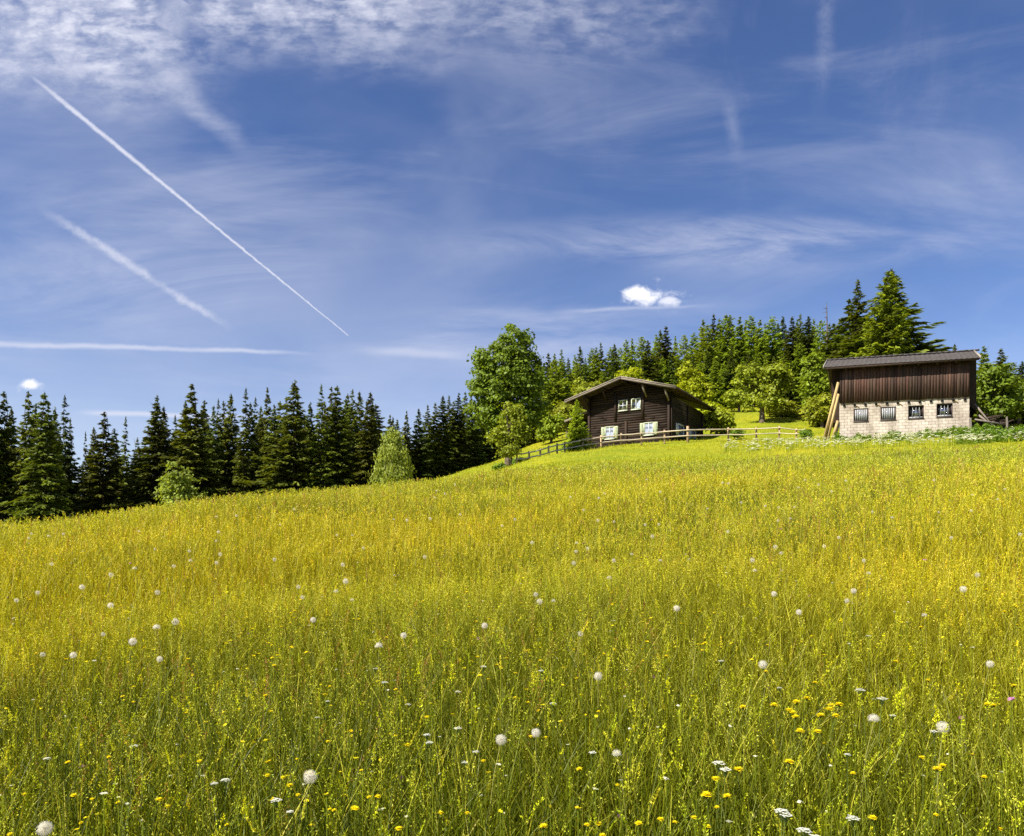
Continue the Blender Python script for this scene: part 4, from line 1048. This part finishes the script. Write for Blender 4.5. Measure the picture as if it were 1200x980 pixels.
clocks = [(363.6, 914, 21), (52, 974, 22), (86, 768, 10), (203, 730, 10.5), (153, 753, 12), (186, 736, 12), (124, 674, 8), (96, 689, 9), (132, 710, 9), (26, 704, 7), (40, 695, 7), (184, 772, 9), (115, 743, 7), (45, 767, 8),
          (63, 629, 5), (66, 661, 6), (200, 664, 6), (229, 658, 6), (253, 650, 6), (250, 660, 6), (366, 726, 8.5), (360, 700, 7), (318, 656, 6), (386, 694, 8), (344, 688, 7), (189, 695, 8), (165, 667, 7), (226, 646, 5),
          (259, 624, 5), (167, 623, 4), (592, 868, 16.5), (628, 859, 14), (701, 793, 13), (716, 882, 12), (444, 758, 12), (472, 744, 9.5), (565.5, 733, 9.5), (630, 705, 9), (643, 705, 6), (793, 713, 10), (676, 660, 7),
          (706, 678, 8), (714, 657, 7), (692, 643, 5.5), (680, 637, 5.5), (679, 646, 5), (761, 629, 6), (736, 650, 5.5), (619, 636, 6), (501, 653, 6), (405, 682, 9), (500, 608, 5.5), (698, 610, 5), (769, 657, 5), (623, 697, 8),
          (406, 662, 7), (593, 617, 5), (600, 609, 5), (676, 743, 6), (419, 703, 6), (430, 642, 5), (474, 610, 5), (1111, 854, 18), (1027, 845, 17), (890, 778, 13), (932, 717, 9), (907, 696, 8.5), (1005, 693, 8.5),
          (1125, 691, 10), (1142, 674, 8), (1015, 657, 6), (1014, 672, 7), (986, 704, 8), (877, 657, 8), (878, 669, 7), (903, 641, 7), (912, 648, 6), (1051, 607, 5.5), (986, 630, 5.5), (963, 640, 4), (1087, 721, 8),
          (1168, 779, 10), (1192, 626, 5), (922, 608, 5), (1112, 630, 4), (850, 623, 5)]
fr_ = np.random.default_rng(21)
for _ in range(46):
    px = fr_.uniform(20, 1190); lo = 618 - .105 * min(px, 600) if px < 600 else 556
    clocks.append((px, fr_.uniform(lo + 6, lo + 60), 4))
lab = zone_labels(clocks, 'white dandelion clock')
HS = .46
big_stalks = {b: stalk_geo(HS, b).mesh('stalk', M['grass']) for b in (-.05, .0, .06)}
big_heads = {(b, c): clock_geo(HS, b, 340, c, seed=3).mesh('seed_head', M['pappus']) for b in (-.05, .0, .06) for c in (1.0, .62)}
small = []
for k, (b, c) in enumerate(((-.04, 1.0), (.03, 1.0), (.05, .6))):
    G = stalk_geo(HS, b); h = clock_geo(HS, b, 150, c, seed=5 + k)
    n0 = len(G.f); G.v += h.v; G.f += [f + G.n for f in h.f]; G.t += h.t; G.m += [m + 1 for m in h.m]
    small.append(G.mesh('dandelion_clock', [M['grass'], M['pappus']]))
for k, (px, py, dia) in enumerate(clocks):
    head_off = HS + .012
    p = on_sward(px, py, head_off)
    s = float(np.clip(.88 * dia / (850 * .047 / p.y), .68, 1.05))
    rz = random.choice((0, math.pi)) + random.uniform(-.4, .4)
    if dia >= 8.5:
        bnd = random.choice((-.05, .0, .06)); cp = .62 if (px, py) in ((1027, 845), (186, 736), (444, 758), (716, 882)) else 1.0
        p.x -= bnd * math.cos(rz); p.y -= bnd * math.sin(rz)
        t = thing('dandelion_clock', lab[k], 'dandelion', (p.x, p.y, p.z + HS * (1 - s)), rz, 'dandelion clocks in the meadow', scale=s)
        link('stalk', big_stalks[bnd], t); link('seed_head', big_heads[(bnd, cp)], t)
    else:
        thing('dandelion_clock', lab[k], 'dandelion', (p.x, p.y, p.z + HS * (1 - s)), rz, 'dandelion clocks in the meadow', data=small[k % 3], scale=s)

yel = [(913, 823), (929, 822), (934, 818), (928, 830), (937, 832), (927, 838), (969, 824), (976, 825), (985, 829), (956, 837), (963, 836), (961, 855), (946, 853), (866, 827), (1085, 901), (842, 911), (838, 926), (845, 930),
       (908, 892), (868, 899), (609, 815), (655, 844), (679, 765), (709, 765), (787, 767), (630, 965), (677, 965), (703, 962), (717, 976), (744, 963), (784, 962), (314, 891), (323, 906), (420, 900), (430, 932), (418, 944),
       (428, 945), (383, 946), (275, 745), (283, 741), (300, 735), (309, 716), (322, 722), (330, 733), (345, 717), (355, 729), (290, 768), (320, 755), (328, 778), (140, 815), (147, 822), (110, 934), (96, 930), (134, 938), (172, 938),
       (198, 942), (243, 890), (312, 890), (340, 888), (97, 962), (20, 975), (1118, 684), (1150, 690), (1192, 710), (1180, 715), (1155, 824), (1160, 826), (815, 955), (835, 963), (429, 933), (537, 950), (470, 968)]
for _ in range(80):
    yel.append((fr_.uniform(5, 1195), 650 + 325 * fr_.random() ** 1.1))
lab = zone_labels(yel, 'small yellow hawkbit flower')
ym = [yellow_geo(.40, b, 3 + k).mesh('hawkbit_flower', M['bloom']) for k, b in enumerate((-.04, .02, .05, -.01))]
for k, (px, py) in enumerate(yel):
    p = on_sward(px, py, .41); s = random.uniform(.75, 1.0) if k < 20 else random.uniform(.4, .75)
    thing('hawkbit_flower', lab[k], 'yellow flower', (p.x, p.y, p.z + .40 * (1 - s)), random.uniform(-.5, .5), 'yellow hawkbit flowers in the meadow', data=ym[k % 4], scale=s)
umb = [(1017, 805), (1029, 817), (942, 968), (964, 974), (912, 952), (916, 946), (1011, 954), (843, 900), (842, 890), (334, 932), (333, 945), (264, 910), (258, 912), (150, 870), (55, 885), (550, 888), (551, 876), (500, 857),
       (510, 865), (530, 851), (478, 822), (542, 807), (688, 878), (440, 780), (572, 778), (630, 783), (648, 820), (456, 796), (380, 818), (372, 836), (1098, 852), (1040, 834), (993, 879), (918, 802), (840, 772), (1018, 742)]
lab = zone_labels(umb, 'flat white umbel flower')
um = [umbel_geo(.42, b, 3 + k).mesh('umbel_flower', M['bloom']) for k, b in enumerate((-.03, .03, .0))]
for k, (px, py) in enumerate(umb):
    p = on_sward(px, py, .44); s = random.uniform(.8, 1.0) if k < 10 else random.uniform(.45, .75)
    thing('umbel_flower', lab[k], 'white flower', (p.x, p.y, p.z + .42 * (1 - s)), random.uniform(-.5, .5), 'white umbel flowers in the meadow', data=um[k % 3], scale=s)

# ------------------------------------------------------------------ light
SUN_AZ, SUN_EL = R(-124), R(47)          # azimuth from +Y towards +X
S = Vector((math.sin(SUN_AZ) * math.cos(SUN_EL), math.cos(SUN_AZ) * math.cos(SUN_EL), math.sin(SUN_EL)))
L = bpy.data.lights.new('sun', 'SUN'); L.energy = 4.9; L.angle = R(.5); L.color = (1, .94, .84)
so = bpy.data.objects.new('sun', L); COL.objects.link(so); so.location = S * 200; so.rotation_euler = (-S).to_track_quat('-Z', 'Y').to_euler()

# ------------------------------------------------------------------ sky with cirrus, contrails and two small clouds, all in world directions
w = bpy.data.worlds.new('World'); scene.world = w; w.use_nodes = True
nt = w.node_tree; nt.nodes.clear()
def sock(i, v):
    if isinstance(v, (int, float)): i.default_value = v
    elif isinstance(v, tuple): i.default_value = v
    else: nt.links.new(v, i)
def mth(op, a, b=0.0, c=0.0, clamp=False):
    n = nt.nodes.new('ShaderNodeMath'); n.operation = op; n.use_clamp = clamp
    sock(n.inputs[0], a); sock(n.inputs[1], b); sock(n.inputs[2], c); return n.outputs[0]
def add(*a):
    r = a[0]
    for k in a[1:]: r = mth('ADD', r, k)
    return r
def mul(*a):
    r = a[0]
    for k in a[1:]: r = mth('MULTIPLY', r, k)
    return r
sub = lambda a, b: mth('SUBTRACT', a, b)
def sstep(v, a, b, lo=0.0, hi=1.0):
    n = nt.nodes.new('ShaderNodeMapRange'); n.interpolation_type = 'SMOOTHSTEP'
    sock(n.inputs['Value'], v); n.inputs['From Min'].default_value = a; n.inputs['From Max'].default_value = b
    n.inputs['To Min'].default_value = lo; n.inputs['To Max'].default_value = hi
    if a > b:
        n.inputs['From Min'].default_value = b; n.inputs['From Max'].default_value = a
        n.inputs['To Min'].default_value = hi; n.inputs['To Max'].default_value = lo
    return n.outputs[0]
tc = nt.nodes.new('ShaderNodeTexCoord'); sp = nt.nodes.new('ShaderNodeSeparateXYZ'); nt.links.new(tc.outputs['Generated'], sp.inputs[0])
X, Y, Z = sp.outputs
Ym = mth('MAXIMUM', mth('ABSOLUTE', Y), .08)
u, v = mth('DIVIDE', X, Ym), mth('DIVIDE', Z, Ym)       # slopes of the view ray: sideways and upwards
Zm = mth('MAXIMUM', Z, .03)
cb = nt.nodes.new('ShaderNodeCombineXYZ'); sock(cb.inputs[0], mth('DIVIDE', X, Zm)); sock(cb.inputs[1], mth('DIVIDE', Y, Zm))
LAYER = cb.outputs[0]                                      # a flat cloud layer overhead
cu = nt.nodes.new('ShaderNodeCombineXYZ'); sock(cu.inputs[0], u); sock(cu.inputs[1], v); UV = cu.outputs[0]
def nz(vec, scale, detail=5, rough=.6, dist=0.0, sc=(1, 1, 1), rot=0.0, off=0.0):
    mp = nt.nodes.new('ShaderNodeMapping'); nt.links.new(vec, mp.inputs[0]); mp.inputs['Scale'].default_value = sc; mp.inputs['Rotation'].default_value = (0, 0, rot); mp.inputs['Location'].default_value = (off, off * .7, 0)
    return noise(nt, scale, detail, rough, mp.outputs[0], dist).outputs[0]
U = lambda px: (px - 600) / F
V = lambda py: (HZ - py) / F
def ell(px, py, rx, ry, inner=.2, wob=None):
    a = mth('DIVIDE', sub(u, U(px)), rx / F); b = mth('DIVIDE', sub(v, V(py)), ry / F)
    d = mth('SQRT', add(mul(a, a), mul(b, b)))
    if wob is not None: d = add(d, wob)
    return sstep(d, 1.0, inner)
def seg(pts, w0, w1, wob=None, soft=.15, fade=(.02, .02)):
    """polyline of (column, row); widths in px at both ends"""
    (ax_, ay_), (bx_, by_) = pts
    a, b = (U(ax_), V(ay_)), (U(bx_), V(by_)); dx, dy = b[0] - a[0], b[1] - a[1]; L2 = dx * dx + dy * dy; Ln = math.sqrt(L2)
    uu, vv = sub(u, a[0]), sub(v, a[1])
    t = mul(add(mul(uu, dx), mul(vv, dy)), 1 / L2)
    d = mul(sub(mul(uu, dy), mul(vv, dx)), 1 / Ln)
    if wob is not None: d = add(d, wob)
    wd = add(w0 / F, mul(t, (w1 - w0) / F))
    q = mth('DIVIDE', mth('ABSOLUTE', d), mth('MAXIMUM', wd, .0002))
    return mul(sstep(q, 1.0, soft), sstep(t, 0.0, fade[0]), sstep(t, 1.0, 1 - fade[1])), t
wobA = mul(sub(nz(UV, 3.5, 3), .5), .9)
fine = nz(UV, 55, 6, .7)
puff = nz(UV, 24, 5, .58, .15, (1, 1.5, 1), .35)
ripple = nz(UV, 30, 4, .55, .2, (.8, 2.2, 1), -.85)
streak = nz(UV, 4.5, 7, .62, .6, (.55, 2.0, 1), -.45, 8.0)
streak2 = nz(UV, 3.2, 7, .6, .8, (.55, 2.4, 1), -.25, 3.0)
veil = nz(UV, 2.0, 5, .55, .5, (.7, 1.3, 1), .3, 7.0)
vert = nz(UV, 4.0, 6, .65, .9, (1.5, .7, 1), .25, 4.0)
# high dappled sheet in the upper corner
top = mth('MAXIMUM', mth('MAXIMUM', ell(60, 20, 330, 140, .15, wobA), mul(ell(330, 0, 420, 110, .1, wobA), .9)), mul(ell(640, 10, 260, 90, .0, wobA), .5))
clump = nz(UV, 9, 5, .6, .8, (1, 1.4, 1), .5, 1.5)
fibre = nz(UV, 16, 7, .65, .15, (.5, 2.6, 1), -.85, 6.0)
dapple = add(mul(sstep(puff, .38, .64), .48), mul(sstep(ripple, .40, .60), .26), mul(sstep(fibre, .35, .68), .30))
A1 = mul(top, add(.12, mul(dapple, .60), mul(mul(dapple, sstep(clump, .36, .62)), .38)))
A1 = mth('MAXIMUM', A1, mul(seg([(190, 40), (215, 0)], 60, 30, mul(wobA, .03), .0, (.2, .02))[0], .55, sstep(fine, .2, .7, .6, 1)))
A2 = mul(seg([(170, 60), (305, 195)], 34, 14, mul(sub(nz(UV, 9, 4), .5), .05), .0, (.25, .5))[0], .42, sstep(nz(UV, 12, 6, .7, .3, (1, 3, 1), -.8), .25, .7, .3, 1))
# thin veils
A3 = mul(sstep(streak2, .46, .80), .20, sstep(v, .10, .30, .7, 1))
A4 = mul(sstep(veil, .40, .75), .20)
A5 = mul(sstep(vert, .50, .78), ell(900, 100, 420, 190, .0), .12)
A6 = mul(ell(150, 300, 330, 170, .0, wobA), sstep(streak, .30, .75), .46)
A7 = mul(ell(880, 285, 480, 46, .0, mul(wobA, .6)), sstep(nz(UV, 7, 6, .65, .6, (.6, 2.2, 1), .08), .33, .70), .48)
A8 = mul(ell(640, 395, 330, 60, .0, wobA), sstep(nz(UV, 8, 6, .6, .4, (.45, 2.6, 1), -.03, 2.0), .36, .7), .42)
haze_low = mul(sstep(v, .36, .06), .34)
# contrails
j = mul(sub(nz(UV, 60, 4), .5), .0035)
C1, t1 = seg([(0, 59), (409, 394)], 6.6, 1.1, mul(sub(nz(UV, 90, 5, .7), .5), .0045), .0, (.2, .004)); C1 = mul(C1, sstep(fine, .15, .6, .72, 1), .92)
j2 = add(mul(sub(nz(UV, 3, 2), .5), .02), mul(sub(nz(UV, 40, 4), .5), .008))
C2, t2 = seg([(36, 236), (276, 390)], 9, 6, add(j2, mul(sub(fine, .5), .012)), .0, (.3, .15)); C2 = mul(C2, sstep(nz(UV, 26, 6, .7), .3, .62, .25, 1), .58)
j3 = add(mul(sub(nz(UV, 3, 3), .5), .02), mul(sub(nz(UV, 30, 4), .5), .006))
C3, _ = seg([(-60, 400), (385, 417)], 6, 3.5, j3, .0, (.1, .25)); C3 = mul(C3, sstep(nz(UV, 14, 5, .6, 0, (.6, 2, 1)), .2, .6, .5, 1), .62)
C4, _ = seg([(405, 409), (560, 416)], 8, 8, j3, .0, (.4, .3)); C4 = mul(C4, .34)
C5, _ = seg([(80, 484), (330, 490)], 5, 5, mul(j3, .6), .0, (.2, .4)); C5 = mul(C5, .62)
C7, _ = seg([(972, -60), (958, 150)], 17, 14, add(j2, mul(sub(nz(UV, 7, 4), .5), .03)), .0, (.2, .5)); C7 = mul(C7, .15, sstep(nz(UV, 14, 6, .7, .3), .35, .65))
C8, _ = seg([(850, 100), (868, 195)], 15, 12, mul(j2, .6), .0, (.4, .4)); C8 = mul(C8, .15, sstep(nz(UV, 24, 4), .3, .65, .2, 1))
C9, _ = seg([(640, 366), (850, 358)], 4, 3, j3, .0, (.3, .4)); C9 = mul(C9, .30)
alpha = A1
for k in (A2, A3, A4, A5, A6, A7, A8, haze_low, C2, C3, C4, C5, C7, C8, C9):     # thin layers over one another
    alpha = sub(1.0, mul(sub(1.0, alpha), sub(1.0, k)))
alpha = mth('MAXIMUM', alpha, C1)
# two small fair-weather clouds
def cumulus(px, py, rx, ry, off):
    n = nz(UV, 30, 7, .6, .3, (1, 1.3, 1), 0, off)
    n2 = nz(UV, 75, 6, .65, .4, (1, 1.2, 1), 0, off + 2)
    body = add(ell(px, py, rx, ry, .0), mul(ell(px - rx * .15, py - ry * .35, rx * .5, ry * .7, .0), .5), mul(sub(n, .5), 2.4), mul(sub(n2, .5), 1.0))
    return mul(sstep(body, .15, 1.25), ell(px, py, rx * 1.5, ry * 1.9, .4))
K1 = mth('MAXIMUM', cumulus(752, 347, 50, 17, 1.0), mul(cumulus(785, 354, 24, 10, 2.0), .7)); K2 = cumulus(38, 452, 27, 11, 5.0)
K = mth('MAXIMUM', K1, mul(K2, .9))
sky_n = nt.nodes.new('ShaderNodeTexSky'); sky_n.sky_type = 'NISHITA'; sky_n.sun_disc = False
sky_n.sun_elevation = SUN_EL; sky_n.sun_rotation = SUN_AZ % (2 * math.pi); sky_n.altitude = 1400; sky_n.air_density = 1.0; sky_n.dust_density = .6; sky_n.ozone_density = 1.6
hs = nt.nodes.new('ShaderNodeHueSaturation'); hs.inputs['Hue'].default_value = .513; hs.inputs['Saturation'].default_value = 1.17; hs.inputs['Value'].default_value = .66
nt.links.new(sky_n.outputs[0], hs.inputs['Color'])
c1 = mixrgb(nt, hs.outputs[0], (3.75, 3.85, 4.45), alpha)
c2 = mixrgb(nt, c1, (5.2, 5.2, 5.5), K)
bg = nt.nodes.new('ShaderNodeBackground'); bg.inputs['Strength'].default_value = .1; nt.links.new(c2, bg.inputs['Color'])
wo = nt.nodes.new('ShaderNodeOutputWorld'); nt.links.new(bg.outputs[0], wo.inputs['Surface'])

# ------------------------------------------------------------------ camera
cam = bpy.data.cameras.new('camera'); co = bpy.data.objects.new('camera', cam); COL.objects.link(co)
co.location = (0, 0, EYE); co.rotation_euler = (math.pi / 2, 0, 0)
cam.lens = F / 1200 * 36; cam.sensor_width = 36; cam.sensor_fit = 'HORIZONTAL'; cam.shift_y = (HZ - 490) / 1200; cam.clip_start = .05; cam.clip_end = 6000
scene.camera = co
scene.view_settings.view_transform = 'Standard'; scene.view_settings.look = 'None'; scene.view_settings.exposure = 1.12; scene.view_settings.gamma = 1
scene.view_settings.use_curve_mapping = False
scene.cycles.max_bounces = 8; scene.cycles.diffuse_bounces = 3; scene.cycles.transmission_bounces = 4; scene.cycles.transparent_max_bounces = 16
scene.cycles.use_denoising = False
